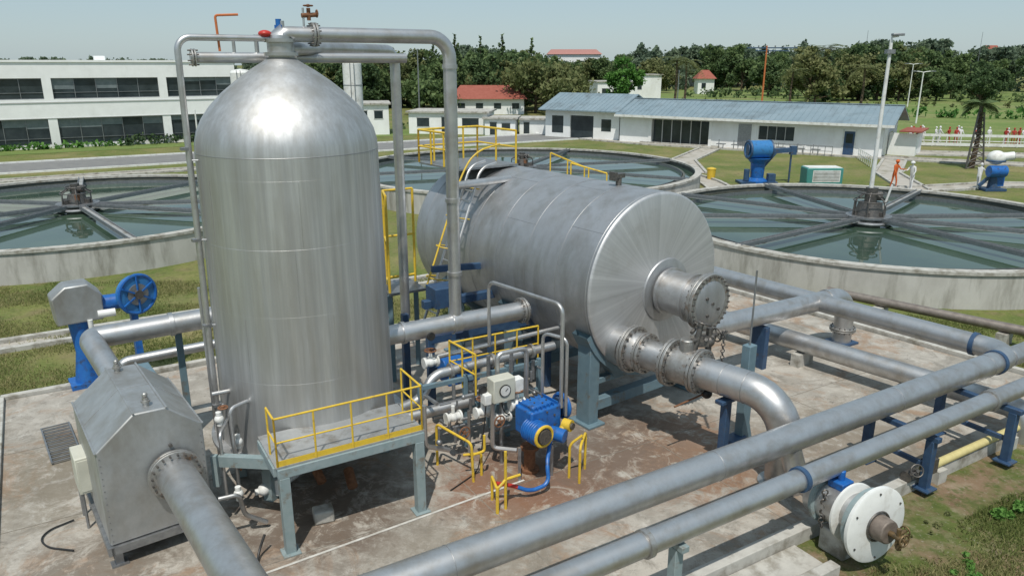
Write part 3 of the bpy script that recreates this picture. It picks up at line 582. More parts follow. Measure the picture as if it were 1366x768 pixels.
yf.add('frame',yellow,*gs); yf.add('deck',steel_d,g_box((-2.95,18.85,2.4),(1.0,1.2,.06),ux=A)); yf.add('posts',bluegray,*[g_box((x_,y_,1.18),(.12,.12,2.36)) for x_,y_ in ((-3.3,19.0),(-2.6,19.4),(-3.1,18.2))])

# ------------------------------------------------------------------ connecting pipe & central pipe rack
cp=Asm('connecting_pipe',(-1.2,15.7,2.5)); Q=V((-1.25,15.7,2.5))
cp.add('pipe',steel_p,g_cyl(Q-A*1.9,Q+A*1.85,.21,n=24)); flange(cp,'vessel_flange',Q+A*1.72,A,.3,.05,14); cp.add('collar',steel_p,g_cyl(Q-A*1.3,Q-A*1.22,.24,n=24),g_cyl(Q-A*.1,Q+A*.1,.24,n=24))
cp.add('lower_frames',navy,g_bar(V((-1.9,16.3,1.9)),V((.9,17.9,1.9)),.18,.22),g_bar(V((-1.9,16.3,1.1)),V((.9,17.9,1.1)),.14,.18),*[g_box(V((x_,y_,1.1)),(.16,.16,2.2),ux=A) for x_,y_ in ((-1.9,16.3),(-.5,17.1),(.9,17.9),(-2.6,17.2))],
   g_box(V((-1.7,17.8,2.5)),(.7,.6,.5),ux=A),g_bar(V((-2.2,17.6,2.3)),V((.2,19.0,2.3)),.2,.2),g_bar(V((-2.0,18.0,3.1)),V((-.6,18.8,3.0)),.12,.16),bevel=.01)
cp.add('blue_machine',blue,g_box(V((-1.2,15.9,1.3)),(.8,.5,.5),ux=A),g_cyl(V((-1.6,15.6,1.5)),V((-1.2,15.9,1.5)),.2),bevel=.02)
pr=Asm('process_pipe_rack',(-.5,14.3,0))
pr.add('pipes',steel_p,
 g_tube([V((-2.3,14.0,1.25)),V((-1.9,14.3,1.3)),V((-1.65,14.55,1.75)),V((.95,16.0,1.85))],.10,12,bend=.2),
 g_tube([V((-2.5,13.9,1.0)),V((-.9,14.75,1.05))],.12,14),
 g_tube([V((-1.9,15.0,1.9)),V((1.1,16.5,2.1))],.055,10),
 g_tube([V((-1.7,14.6,.75)),V((.4,15.8,.8))],.06,10),
 g_tube([V((-.5,15.4,2.1)),V((-.5,15.4,3.55)),V((.98,13.72,3.55)),V((.98,13.72,1.4))],.04,10,bend=.2),
 g_tube([V((.62,14.1,1.3)),V((.62,14.1,2.85)),V((1.08,13.75,2.85)),V((1.08,13.75,1.2))],.035,10,bend=.15),
 g_tube([V((-1.75,13.6,1.5)),V((-1.75,13.6,.6)),V((-1.3,13.9,.35))],.05,10,bend=.1),
 g_tube([V((-.3,14.2,1.9)),V((-.3,14.2,2.35)),V((.3,14.55,2.35)),V((.3,14.55,1.2))],.05,10,bend=.12),
 g_tube([V((-.9,14.2,1.1)),V((-.9,14.2,.1))],.035,8),g_tube([V((-.4,13.9,1.4)),V((-.4,13.9,.4)),V((.1,13.8,.4))],.05,10,bend=.1))
for s in (.4,1.4,2.4): 
    q=V((-1.65,14.55,1.75)).lerp(V((.95,16.0,1.85)),s/3.0); pr.add('pipe_collar',flg,g_cyl(q-A*.03,q+A*.03,.16,n=16))
pr.add('valve_bodies',white,*[merge([g_sphere(p,.10),g_cyl(V(p)-A*.16,V(p)+A*.16,.08),g_cyl(V(p)-A*.17,V(p)-A*.13,.12),g_cyl(V(p)+A*.13,V(p)+A*.17,.12),g_cyl(V(p),V(p)+UP*.25,.04)]) for p in ((-1.75,15.0,1.85),(-.6,13.95,1.2),(-.2,14.0,1.05),(.1,14.1,1.3),(-1.2,13.9,1.1))])
pr.add('handwheels',rust,*[g_wheel(p,ax,.12,.016) for p,ax in (((-1.75,15.0,2.12),UP),((-.6,13.95,1.48),UP),((-.25,13.7,1.1),-B),((.1,14.1,1.6),UP),((-.95,13.6,.9),-B))])
pr.add('gauges',black,*[g_cyl(V(p),V(p)-B*.05,.09,n=20) for p in ((-1.72,14.85,2.5),(-.6,13.8,1.75))]); 
st=[]
for x_,y_ in ((-1.9,14.2),(-1.0,14.7),(-.1,15.2),(.6,15.6)): st.append(g_box((x_,y_,.85),(.09,.09,1.7),ux=A))
st.append(g_bar(V((-1.9,14.2,.95)),V((.6,15.6,.95)),.08,.1)); st.append(g_bar(V((-1.9,14.2,1.6)),V((.6,15.6,1.6)),.08,.1))
st.append(g_box((-.1,14.9,.75),(.8,.5,.7),ux=A))
pr.add('rack_frame',bluegray,*st,bevel=.006)
mess=[]
for k in range(46):
    q=V((random.uniform(-1.6,.7),0,random.uniform(.5,1.7))); q.y=14.9+q.x*.55+random.uniform(-.5,.4); dd=random.choice([A,B,UP,UP]); mess.append(g_cyl(q,q+dd*random.uniform(.15,.5),random.uniform(.02,.045),n=10))
    if k%4==0: mess.append(g_sphere(q,random.uniform(.04,.08),10,6))
pr.add('small_fittings',steel_d,*mess)
cpn=Asm('control_panel',(-.3,14.0,1.6)); c=V((-.22,13.95,1.72))
cpn.add('box',beige,g_box(c,(.5,.3,.5),ux=A),bevel=.02); cpn.add('dial',black,g_cyl(c-nA*-.151,c+nA*.17,.13,n=24)); cpn.add('dial_face',white,g_cyl(c+nA*.171,c+nA*.176,.11,n=24)); cpn.add('needle',bolt,g_bar(c+nA*.18,c+nA*.18+V((.05,.03,.05)),.008,.01))
cpn.add('terminal_boxes',white,g_box(c+A*.38,(.2,.2,.3),ux=A),g_box(c-A*.35-UP*.15,(.16,.2,.22),ux=A),bevel=.015); cpn.add('post',steel_d,g_cyl(V((-.22,14.0,0)),V((-.22,14.0,1.5)),.04))
cpn.add('cables',black,g_tube([c-UP*.25,c-UP*.5+nA*.1,c-UP*.7+A*.3,V((.2,13.9,1.1))],.014,6,bend=.1),g_tube([c+A*.38-UP*.15,c+A*.45-UP*.5,V((.45,13.9,1.3))],.014,6,bend=.1),g_tube([c-A*.35-UP*.26,V((-.6,13.7,.6)),V((-.7,13.6,.02)),V((-1.2,12.9,.02))],.014,6,bend=.15))
yr=Asm('yellow_pipe_guard',(-1,14,0)); gs=[]
gs.append(g_tube([V((-1.55,13.9,0)),V((-1.55,13.9,.95)),V((-.80,13.25,.85)),V((-.77,13.25,0))],.028,8,bend=.1)); gs.append(g_tube([V((-.98,13.42,.5)),V((-.62,13.5,.5)),V((-.62,13.5,0))],.028,8,bend=.06)); gs.append(g_tube([V((-.77,13.25,.6)),V((-.55,13.4,.6)),V((-.55,13.4,.95))],.028,8,bend=.06))
yr.add('tubes',yellow,*gs)
yr=Asm('yellow_pipe_guard',(0,12.3,0)); gs=[g_cyl((-.27,12.15,0),(-.27,12.15,.55),.032,n=8),g_cyl((-.12,12.3,0),(-.12,12.3,1.2),.028,n=8),g_tube([V((-.27,12.15,.5)),V((-.12,12.3,.62)),V((.15,12.5,.6))],.028,8),g_cyl((-.38,12.6,0),(-.38,12.6,.5),.028,n=8),g_cyl((-.38,12.6,.5),(-.27,12.15,.5),.028,n=8)]
yr.add('tubes',yellow,*gs)
yr=Asm('yellow_pipe_guard',(1.3,13.3,0)); gs=[g_tube([V((1.34,13.2,0)),V((1.34,13.2,.8)),V((1.5,13.75,.85)),V((1.5,13.75,0))],.028,8,bend=.1),g_tube([V((1.15,13.4,.0)),V((1.15,13.4,.75)),V((1.4,13.4,.95))],.028,8,bend=.1)]
yr.add('tubes',yellow,*gs)
yr=Asm('yellow_guard_rail',(-1.4,15.3,1.5)); gs=[]; rail(gs,V((-1.35,15.1,1.4)),V((-.75,14.3,1.4)),.9,3,.022); rail(gs,V((-1.35,15.1,1.4)),V((.6,16.2,1.4)),.85,5,.02); yr.add('rails',yellow,*gs)
# blue pump
bm_=Asm('blue_motor_pump',(.5,13.6,0)); c=V((.52,13.65,1.22))
bm_.add('gearbox',blue,g_box(c,(.76,.55,.58),ux=A2),g_box(c+UP*.31-A2*.05,(.5,.4,.12),ux=A2),g_box(c-UP*.33,(.5,.42,.14),ux=A2),bevel=.04)
bm_.add('motor_barrel',blue,g_cyl(c-A2*.3-B*.1-UP*.1,c-A2*.3-B*.55-UP*.1,.23,n=28),g_cyl(c+A2*.1-B*.2-UP*.25,c+A2*.25-B*.55-UP*.28,.14,n=20),bevel=.015)
fins=[g_torus(c-A2*.3-B*(.14+k*.06)-UP*.1,B,.235,.012,28,6) for k in range(6)]; fins+=[g_box(c+UP*.25+A2*(-.3+.1*k),(.02,.5,.2),ux=A2) for k in range(7)]
bm_.add('cooling_fins',blue,*fins)
bm_.add('yellow_ring',yellow,g_torus(c-A2*.3-B*.56-UP*.1,B,.2,.035,28,8)); bm_.add('hub',bolt,g_cyl(c-A2*.3-B*.5-UP*.1,c-A2*.3-B*.62-UP*.1,.15,n=16)); bm_.add('bolts',bolt,g_bolts(c-B*.28,B,.22,6,.02,.04),g_bolts(c+UP*.37,UP,.16,6,.02,.04))
bm_.add('side_wheel',blue,g_wheel(c+A2*.62+UP*.08,A2,.24,.05,6),g_cyl(c+A2*.3+UP*.08,c+A2*.68+UP*.08,.08)); bm_.add('side_disc',navy,g_cyl(c+A2*.5+UP*.08,c+A2*.56+UP*.08,.2,n=24))
bm_.add('yellow_cap',yellow,g_cyl(c+A2*.38-B*.35-UP*.12,c+A2*.44-B*.52-UP*.12,.12,n=20),g_cyl(c+A2*.36-B*.4-UP*.12,c+A2*.2-B*.4-UP*.3,.07)); bm_.add('cap_centre',bolt,g_cyl(c+A2*.44-B*.52-UP*.12,c+A2*.45-B*.56-UP*.12,.07,n=16))
bm_.add('base_pipe',rust,g_cyl(V((.36,13.7,0)),V((.36,13.7,.55)),.12,n=18),g_cyl(V((.36,13.7,0)),V((.36,13.7,.06)),.2,n=18),g_cyl(V((.36,13.7,.5)),V((.36,13.7,.56)),.19,n=18))
bm_.add('feet',steel_d,g_box((V((.75,13.9,.35))),(.08,.08,.7)),g_box((V((.15,13.3,.35))),(.06,.06,.7)),g_box((V((.8,13.5,.35))),(.06,.06,.7)))
bm_.add('blue_hose',blue,g_tube([c-UP*.3-B*.2+A2*.2,V((.68,13.0,.55)),V((.72,12.85,.2)),V((.35,12.65,.15)),V((.1,12.6,.28))],.04,10,bend=.15)); bm_.add('red_hose',red,g_tube([V((.1,12.6,.28)),V((-.1,12.55,.36)),V((-.3,12.5,.42))],.038,10,bend=.1))

# ------------------------------------------------------------------ big foreground pipes
f=Asm('large_foreground_pipeline',(4,11.6,1.5)); s0=V((-3.6,7.02,1.5)); s1=V((11.75,16.3,1.5)); 
f.add('pipe',steel_p,g_tube([s0,s1,s1+B*11.5],.255,32,bend=.7))
Fd=(s1-s0).normalized()
for s in (3.2,8.2,13.2,16.6): f.add('weld_ring',seamd,g_torus(s0+Fd*s,Fd,.254,.007,40))
f.add('end_collar',navy,g_cyl(s1-Fd*.95,s1-Fd*.85,.285,n=32),g_cyl(s1+B*.85,s1+B*.95,.285,n=32)); f.add('branch_pipe',steel_p,g_tube([s1-Fd*.35,s1+Fd*6],.22,28))
f2=Asm('second_foreground_pipeline',(5,11.3,1.4)); u0=V((-2.4,6.65,1.4)); u1=V((15.0,17.2,1.4)); Gd=(u1-u0).normalized()
f2.add('pipe',steel_p,g_tube([u0,u1],.18,28))
for s in (5.0,8.35,14.2,16): f2.add('coupling',flg if s!=8.35 else navy,g_cyl(u0+Gd*s,u0+Gd*(s+.09),.215,n=28))
def trestle(p,top,mat=navy,wd=1.5,two=True):
    a=Asm('pipe_trestle',(p[0],p[1],0)); p=V((p[0],p[1],0)); n_=V((-.512,.859,0))
    gs=[g_box(p+UP*top/2,(.16,.16,top),ux=A),g_box(p+UP*.02,(.34,.34,.04),ux=A)]
    if two: gs+=[g_box(p+n_*wd+UP*top/2,(.16,.16,top),ux=A),g_bar(p-n_*.15+UP*(top+.05),p+n_*(wd+.15)+UP*(top+.05),.14,.1),g_bar(p+UP*.5,p+n_*wd+UP*.5,.08,.1),g_box(p+n_*wd+UP*.02,(.34,.34,.04),ux=A)]
    else: gs+=[g_bar(p-n_*.2+UP*(top+.05),p+n_*.2+UP*(top+.05),.14,.1)]
    a.add('posts',mat,*gs,bevel=.008)
trestle((10.35,14.05),1.12); trestle((8.1,13.0),1.05,navy,1.3); trestle((2.45,9.6),1.12,greygreen,.95,False)
r3=Asm('ground_pipeline',(9,18.5,.6)); r3.add('pipe',steel_p,g_tube([V((11.45,15.2,-.2)),V((11.45,15.2,.62)),V((4.2,24.1,.62))],.26,28,bend=.4)); r3.add('sleepers',conc_k,*[g_box(V((11.2,15.5,.15))+V((-.63,.776,0))*k,(.7,.25,.42),ux=A2) for k in (2.2,5,7.8)])
r1=Asm('cross_pipeline',(8,20,1.5)); e=V((9.85,21.05,0)); r1.add('pipe',steel_p,g_tube([e-UP*.1,e+UP*1.5,e+UP*1.5-A*6.9],.27,28,bend=.6)); 
flange(r1,'base_flange',e+UP*.45,UP,.37,.04,14); r1.add('foot',navy,g_box(e+UP*.03,(.7,.7,.06),ux=A)); r1.add('collar',steel_p,g_cyl(e+UP*1.5-A*.9,e+UP*1.5-A*.98,.30,n=28))
r1.add('stand',navy,g_box(e-A*3.6+UP*.6,(.16,.5,1.2),ux=A))
r4=Asm('ground_pipeline',(12,23,.5)); r4.add('pipe',M('weathered_pipe_paint',(.20,.17,.15),(.27,.24,.21),5,.5,.4),g_tube([V((11.0,25.0,.42)),V((19.5,16.6,.42))],.15,20)); r4.add('sleepers',conc_k,*[g_box(V((11.0,25.0,.06)).lerp(V((19.5,16.6,.06)),k),(.5,.3,.4),ux=A2) for k in (.15,.45,.8)])
yp=Asm('yellow_pipe',(8,13,.3)); yp.add('pipe',M('pale_yellow_paint',(.62,.54,.25),(.52,.45,.2),6,.5),g_tube([V((7.8,13.05,.25)),V((13.5,16.45,.25))],.085,14)); yp.add('blocks',conc_k,g_box((8.6,13.5,.0),(.3,.3,.34),ux=A),g_box((10.9,14.85,.0),(.3,.3,.34),ux=A)); yp.add('end_fitting',bolt,g_cyl((7.7,13.0,.25),(7.95,13.15,.25),.12),g_wheel((7.85,12.9,.45),(0,-1,.4),.12,.016),g_box((8.25,13.2,.4),(.3,.2,.3),ux=A))
# white disc valve
wc=V((5.93,10.72,.76)); wx=V((.42,-.905,.06)).normalized(); wvv=Asm('white_disc_valve',wc)
wvv.add('front_disc',white,g_lathe([(.62,0),(.66,.02),(.66,.08),(.62,.10),(.3,.11)],wc,wx,48),bevel=.0); wvv.add('rear_disc',white,g_lathe([(.5,0),(.52,.01),(.52,.05),(.5,.06)],wc-wx*.42,wx,40))
wvv.add('barrel',steel_p,g_cyl(wc-wx*1.15,wc,.36,n=36)); wvv.add('barrel_ribs',greygreen,g_cyl(wc-wx*.14,wc-wx*.05,.56,n=40),g_cyl(wc-wx*.95,wc-wx*.88,.44,n=36))
hubm=M('weathered_hub',(.16,.13,.11),(.24,.20,.17),9,.6,.3,.1)
wvv.add('hub',hubm,g_cyl(wc+wx*.11,wc+wx*.34,.22,.20,28),bevel=.02); wvv.add('hub_ring',bolt,g_torus(wc+wx*.12,wx,.25,.02)); wvv.add('disc_bolts',bolt,g_bolts(wc+wx*.09,wx,.57,6,.018,.06))
hh=wc+wx*.34
wvv.add('brass_cock',M('tarnished_brass',(.26,.17,.08),(.13,.10,.06),12,.5,.6),g_cyl(hh,hh+wx*.22,.05),g_cyl(hh+wx*.15-UP*.16,hh+wx*.15+UP*.16,.035),g_wheel(hh+wx*.26,wx,.10,.014),g_cyl(hh+wx*.1,hh+wx*.1+A*.24,.03),g_wheel(hh+wx*.1+A*.26,A,.08,.012),g_box(hh+wx*.18-UP*.15,(.07,.07,.1)))
bk=wc-wx*1.1
wvv.add('branch',steel_p,g_tube([bk,bk-wx*.5,bk-wx*.5+UP*.8+V((-.25,.1,0))],.2,20,bend=.3)); wvv.add('blue_clamp',blue,g_box(wc-wx*.7+UP*.4,(.3,.3,.14),ux=A),g_cyl(wc-wx*.7+UP*.35,wc-wx*.7+UP*.65,.06),bevel=.02); wvv.add('chain',bolt,*[g_torus(wc-wx*.75-A*.33+UP*(.3-.09*k),(k%2,1-k%2,.1),.05,.014,12,6) for k in range(8)])
wvv.add('block',conc_k,g_box(wc-wx*.55+UP*-.62,(.5,.5,.45),ux=A),bevel=.03)

# ------------------------------------------------------------------ buildings
def building_local(o,ux): 
    X=V(ux).normalized(); Y=UP.cross(X); o=V(o); return lambda x,y,z:o+X*x+Y*y+UP*z
def lbox(Lc,x0,x1,y0,y1,z0,z1):
    vs=[Lc(x,y,z) for x in(x0,x1) for y in(y0,y1) for z in(z0,z1)]
    return vs,[(0,1,3,2),(4,6,7,5),(0,4,5,1),(2,3,7,6),(0,2,6,4),(1,5,7,3)]
Lc=building_local((-30.2,84.9,-.12),A); of=Asm('white_office_building',(-30.6,84.9,0)); W=-64; 
of.add('core',wallw,lbox(Lc,W,0,.5,16,0,8.0)); gl=[];fr=[];pi=[]
of.add('spandrels',wallw,lbox(Lc,W,0,0,.5,2.9,4.75),lbox(Lc,W,0,0,.5,6.75,8.25),lbox(Lc,W,0,0,.5,0,.35)); of.add('parapet',wallw,lbox(Lc,W-.1,.1,-.12,.6,8.25,8.45),lbox(Lc,W-.1,.1,15.5,16.1,8.0,8.45),lbox(Lc,-.4,.1,.6,15.5,8.0,8.449))
of.add('string_course',M('grey_band',(.5,.51,.5),(.45,.46,.45),2,.8),lbox(Lc,W,0,-.06,0,4.40,4.5),lbox(Lc,W,0,-.05,0,2.9,2.96))
bl=M('window_blind',(.13,.16,.17),(.20,.23,.24),2,.4)
x=0.0; k=0
pi.append(lbox(Lc,-.35,0,0,.498,.35,2.9)); pi.append(lbox(Lc,-.35,0,0,.498,4.75,6.75)); x=-.35
while x>W+1:
    wd=9.6 if k else 6.6; x1=x; x0=x-wd
    for z0,z1 in ((.35,2.9),(4.75,6.75)):
        gl.append(lbox(Lc,x0,x1,.32,.36,z0,z1)); pi.append(lbox(Lc,x0-.8,x0,0,.498,z0,z1))
        m=int(wd/1.6)
        for j in range(m+1): fr.append(lbox(Lc,x0+wd*j/m-.025,x0+wd*j/m+.025,.24,.318,z0,z1))
        fr.append(lbox(Lc,x0,x1,.25,.319,z0+.6,z0+.64)); fr.append(lbox(Lc,x0,x1,.25,.319,z1-.06,z1)); fr.append(lbox(Lc,x0,x1,.2,.319,z0,z0+.08))
        for j in range(m):
            if random.random()<.35: q=random.uniform(.3,1.1); of.add('blind',bl,lbox(Lc,x0+wd*j/m+.04,x0+wd*(j+1)/m-.04,.305,.316,z1-q,z1-.065))
    x=x0-.8; k+=1
of.add('piers',wallw,*pi); of.add('window_glass',glass,*gl); of.add('window_frames',steel_d,*fr)
of.add('rooftop_plant',wallw,lbox(Lc,-27,-24.5,5,8,8,9.3),lbox(Lc,-23.5,-22.6,5,6,8,9.1),lbox(Lc,-13,-12,6,8,8,8.9)); of.add('side_windows',glass,*[lbox(Lc,0.01,.02,y0,y0+2.4,z0,z0+1.5) for y0 in (3,8,12) for z0 in (.9,5)])
def longbuild():
    a=Asm('long_low_building',(33.4,68.4,0)); o=V((33.4,68.4,-.12)); X=V((12.0-33.4,83-68.4,0)).normalized(); Y=V((-X.y,X.x,0)); 
    if Y.y<0: Y=-Y
    def Lc(x,y,z): return o+X*x+Y*y+UP*z
    Ln=26.2; Dp=7.5; he=2.95; hr=4.3
    a.add('walls',wallw,lbox(Lc,0,7,0,.25,0,he),lbox(Lc,7.8,11.2,0,.25,0,1.0),lbox(Lc,7.8,11.2,0,.25,2.3,he),lbox(Lc,7,7.8,0,.25,0,he),lbox(Lc,11.2,16.2,0,.25,0,he),lbox(Lc,16.2,22.5,0,.25,2.5,he),lbox(Lc,22.5,Ln,0,.25,0,he),lbox(Lc,0,Ln,Dp-.25,Dp,0,he),lbox(Lc,.25,Ln-.25,1.4,1.6,0,he-.02))
    gv=[Lc(0,0,0),Lc(0,Dp,0),Lc(0,Dp,he),Lc(0,Dp/2,hr-.1),Lc(0,0,he)]; gv2=[Lc(.24,0,0),Lc(.24,Dp,0),Lc(.24,Dp,he),Lc(.24,Dp/2,hr-.1),Lc(.24,0,he)]
    a.add('gable',wallw,(gv+gv2,[(0,1,2,3,4),(5,9,8,7,6)]+[(i,(i+1)%5,5+(i+1)%5,5+i) for i in range(5)]))
    a.add('windows',glass,lbox(Lc,7.8,11.2,.12,.16,1.0,2.3),lbox(Lc,16.2,22.5,.5,.55,0,2.5),lbox(Lc,-.01,-.02,3,5,1,2)); a.add('door',navy,lbox(Lc,2.4,3.3,-.02,0,0.02,2.15)); a.add('door_glass',glass,lbox(Lc,2.55,3.15,-.03,-.021,1.1,1.95))
    a.add('door_white',white,lbox(Lc,2.25,2.39,-.03,0,0,2.3),lbox(Lc,3.31,3.45,-.03,0,0,2.3))
    a.add('frames',frame,*[lbox(Lc,16.2+j*1.05-.04,16.2+j*1.05+.04,.4,.5,0,2.5) for j in range(7)],*[lbox(Lc,7.8+j*.85-.03,7.8+j*.85+.03,.05,.12,1,2.3) for j in range(5)])
    a.add('pilasters',wallw,*[lbox(Lc,x_,x_+.3,-.06,0,0,he-.01) for x_ in (0.0,6.6,11.4,15.9,22.5)]); a.add('grille',steel_d,lbox(Lc,11.9,13.2,-.03,-.002,.3,2.4))
    a.add('furniture',steel_d,*[lbox(Lc,x_,x_+.8,-1.6,-1.0,.45,.52) for x_ in (5,6.4,8.2,10,12.5,14)],*[lbox(Lc,x_+.1,x_+.16,-1.5,-1.44,0,.45) for x_ in (5,6.4,8.2,10,12.5,14)],*[lbox(Lc,x_+.64,x_+.7,-1.2,-1.14,0,.9) for x_ in (5,6.4,8.2,10,12.5,14)])
    for sg,nm in ((0,'front_roof'),(1,'rear_roof')):
        ya,yb=(-.9,Dp/2) if sg==0 else (Dp+.6,Dp/2); za,zb=he-.05-.12,hr
        vs=[Lc(-.9,ya,za),Lc(Ln+.3,ya,za),Lc(Ln+.3,yb,zb),Lc(-.9,yb,zb)]; vs+=[v+UP*.1 for v in vs]
        a.add(nm,roofb,(vs,[(0,1,2,3),(4,7,6,5),(0,4,5,1),(1,5,6,2),(2,6,7,3),(3,7,4,0)]))
        rb=[]
        for j in range(int((Ln+1)/.55)):
            x_=-.8+j*.55; rb.append(g_bar(Lc(x_,ya,za+.115),Lc(x_,yb,zb+.115),.05,.035))
        a.add(nm+'_ribs',roofb,*rb)
    a.add('fascia',white,lbox(Lc,-.9,Ln+.3,-.95,-.901,he-.28,he-.04)); a.add('ridge_cap',roofb,g_bar(Lc(-.9,Dp/2,hr+.14),Lc(Ln+.3,Dp/2,hr+.14),.35,.06))
    L2=9.5
    def Lc2(x,y,z): return Lc(Ln+.35+x,y-.4+.9,z)
    a.add('wing_walls',wallw,lbox(Lc2,0,3.2,0,.25,0,3.1),lbox(Lc2,3.2,6.2,0,.25,2.5,3.1),lbox(Lc2,6.2,L2,0,.25,0,3.1),lbox(Lc2,L2-.25,L2,.25,8,0,3.1),lbox(Lc2,0,.2,.25,8,0,3.1)); a.add('wing_glass',glass,lbox(Lc2,3.2,6.2,.2,.24,0,2.5),lbox(Lc2,1.0,2.2,-.02,-.001,.9,2.2),lbox(Lc2,7.1,8.6,-.02,-.001,.5,2.4))
    vs=[Lc2(-.3,-.8,3.0),Lc2(L2+.5,-.8,3.0),Lc2(L2+.5,4,4.7),Lc2(-.3,4,4.7),Lc2(L2+.5,8.8,3.0),Lc2(-.3,8.8,3.0)]
    a.add('wing_roof',roofb,(vs+[v+UP*.12 for v in vs],[(0,1,2,3),(3,2,4,5),(6,9,8,7),(9,11,10,8),(0,6,7,1),(5,4,10,11),(1,7,8,2),(2,8,10,4),(0,3,9,6),(3,5,11,9)]))
    a.add('wing_roof_ribs',roofb,*[g_bar(Lc2(-.2+.55*j,-.8,3.13),Lc2(-.2+.55*j,4,4.83),.05,.035) for j in range(18)])
    gs=[]; rail(gs,Lc(3.8,-2.0,0),Lc(12,-2.0,0),.9,14,.03); a.add('railing',steel_d,*gs)
    gs=[]; rail(gs,Lc(1.5,-2.4,0),Lc(-.5,-8,0),.9,8,.03); a.add('side_railing',white,*gs)
    a.add('annex_walls',wallw,lbox(Lc,-2.4,-.1,2.5,2.7,0,2.0),lbox(Lc,-2.4,-2.2,2.7,6.5,0,2.0)); a.add('annex_roof',roofr,lbox(Lc,-2.8,-.95,1.9,6.9,2.15,2.27))
    return a
longbuild()
def flatbuild(name,o,ux,w_,d_,h_,mat,wins=(),roofover=.3,roofmat=None):
    Lc=building_local((o[0],o[1],-.12),ux); a=Asm(name,(o[0],o[1],0)); a.add('walls',mat,lbox(Lc,0,w_,0,d_,0,h_)); a.add('roof',roofmat or conc_k,lbox(Lc,-roofover,w_+roofover,-roofover,d_+roofover,h_,h_+.18))
    for i,(x0,x1,z0,z1) in enumerate(wins): a.add('window',glass,lbox(Lc,x0,x1,-.02,-.003,z0,z1)); a.add('window_trim',frame,lbox(Lc,x0-.06,x1+.06,-.04,-.021,z0-.08,z0),lbox(Lc,x0-.06,x1+.06,-.04,-.021,z1,z1+.08))
    return a
flatbuild('low_white_shed',(-12.4,92,0),(1,-.12,0),9.5,6,2.5,wallw,((1,2.5,.9,1.9),(4,5,0.05,2),(6.5,8.5,.9,1.9)))
flatbuild('low_white_shed',(-3.2,90.0,0),(1,-.1,0),3.6,4,1.9,wallw,((.6,1.4,.1,1.5),(2,3,.7,1.4)))
flatbuild('low_white_shed',(0.9,91.5,0),(1,-.15,0),3.5,4,1.7,wallw,((.5,1.2,.1,1.4),))
flatbuild('low_white_shed',(-19,90,0),(1,.2,0),4.5,6,3.5,wallw,((1,2,1.9,2.8),(2.8,3.8,1.9,2.8)))
def gable(name,o,ux,w_,d_,h_,hr,wall,roof):
    Lc=building_local((o[0],o[1],-.12),ux); a=Asm(name,(o[0],o[1],0)); a.add('walls',wall,lbox(Lc,0,w_,0,d_,0,h_))
    vs=[Lc(-.5,-.6,h_-.1),Lc(w_+.5,-.6,h_-.1),Lc(w_-1.2,d_/2,hr),Lc(1.2,d_/2,hr),Lc(w_+.5,d_+.6,h_-.1),Lc(-.5,d_+.6,h_-.1)]
    a.add('roof',roof,(vs,[(0,1,2,3),(3,2,4,5),(0,3,5),(1,4,2),(0,5,4,1)])); n_=int(w_/3)
    a.add('windows',glass,*[lbox(Lc,1+3*j,2.2+3*j,-.03,-.004,h_*.35,h_*.7) for j in range(max(1,n_))])
gable('red_roof_house',(-10,128,0),(1,0,0),12,8,2.6,4.6,wallw,roofr); flatbuild('white_house',(19,172,0),(1,.1,0),9,9,4.2,wallw,((1,2.5,1.5,2.8),(5,7,1.5,2.8))); flatbuild('white_house',(27,176,0),(1,.1,0),7,8,5.6,wallw,((1,2.5,2.5,3.8),))
gable('pink_roof_block',(14,300,0),(1,0,0),20,12,11.6,13.4,wallw,M('pale_red_roof',(.42,.2,.17),(.36,.17,.14),2,.8)); gable('red_roof_pavilion',(51.5,215,0),(1,0,0),4.5,4.5,4.2,6.4,wallw,roofr); gable('white_house',(60,290,0),(1,0,0),12,9,11,13,wallw,roofb)
gable('red_roof_tower_house',(172,285,0),(1,0,0),7,7,10,14.5,wallw,roofr)
for (x_,y_,r_,z_) in ((-12.4,60.5,.72,8.3),(-21.6,62,.8,7.6)):
    s_=Asm('white_storage_silo',(x_,y_,0)); o=V((x_,y_,-.1)); s_.add('shell',white,g_lathe([(r_,0),(r_,z_-.2),(r_*.8,z_),(.001,z_+.1)],o,UP,32)); s_.add('bands',steel_d,*[g_torus(o+UP*k,UP,r_,.03,32) for k in (1.5,4,6.5)]); s_.add('ladder',steel_d,g_bar(o+V((0,-r_-.1,0)),o+V((0,-r_-.1,z_)),.04,.04),g_bar(o+V((.3,-r_-.1,0)),o+V((.3,-r_-.1,z_)),.04,.04))

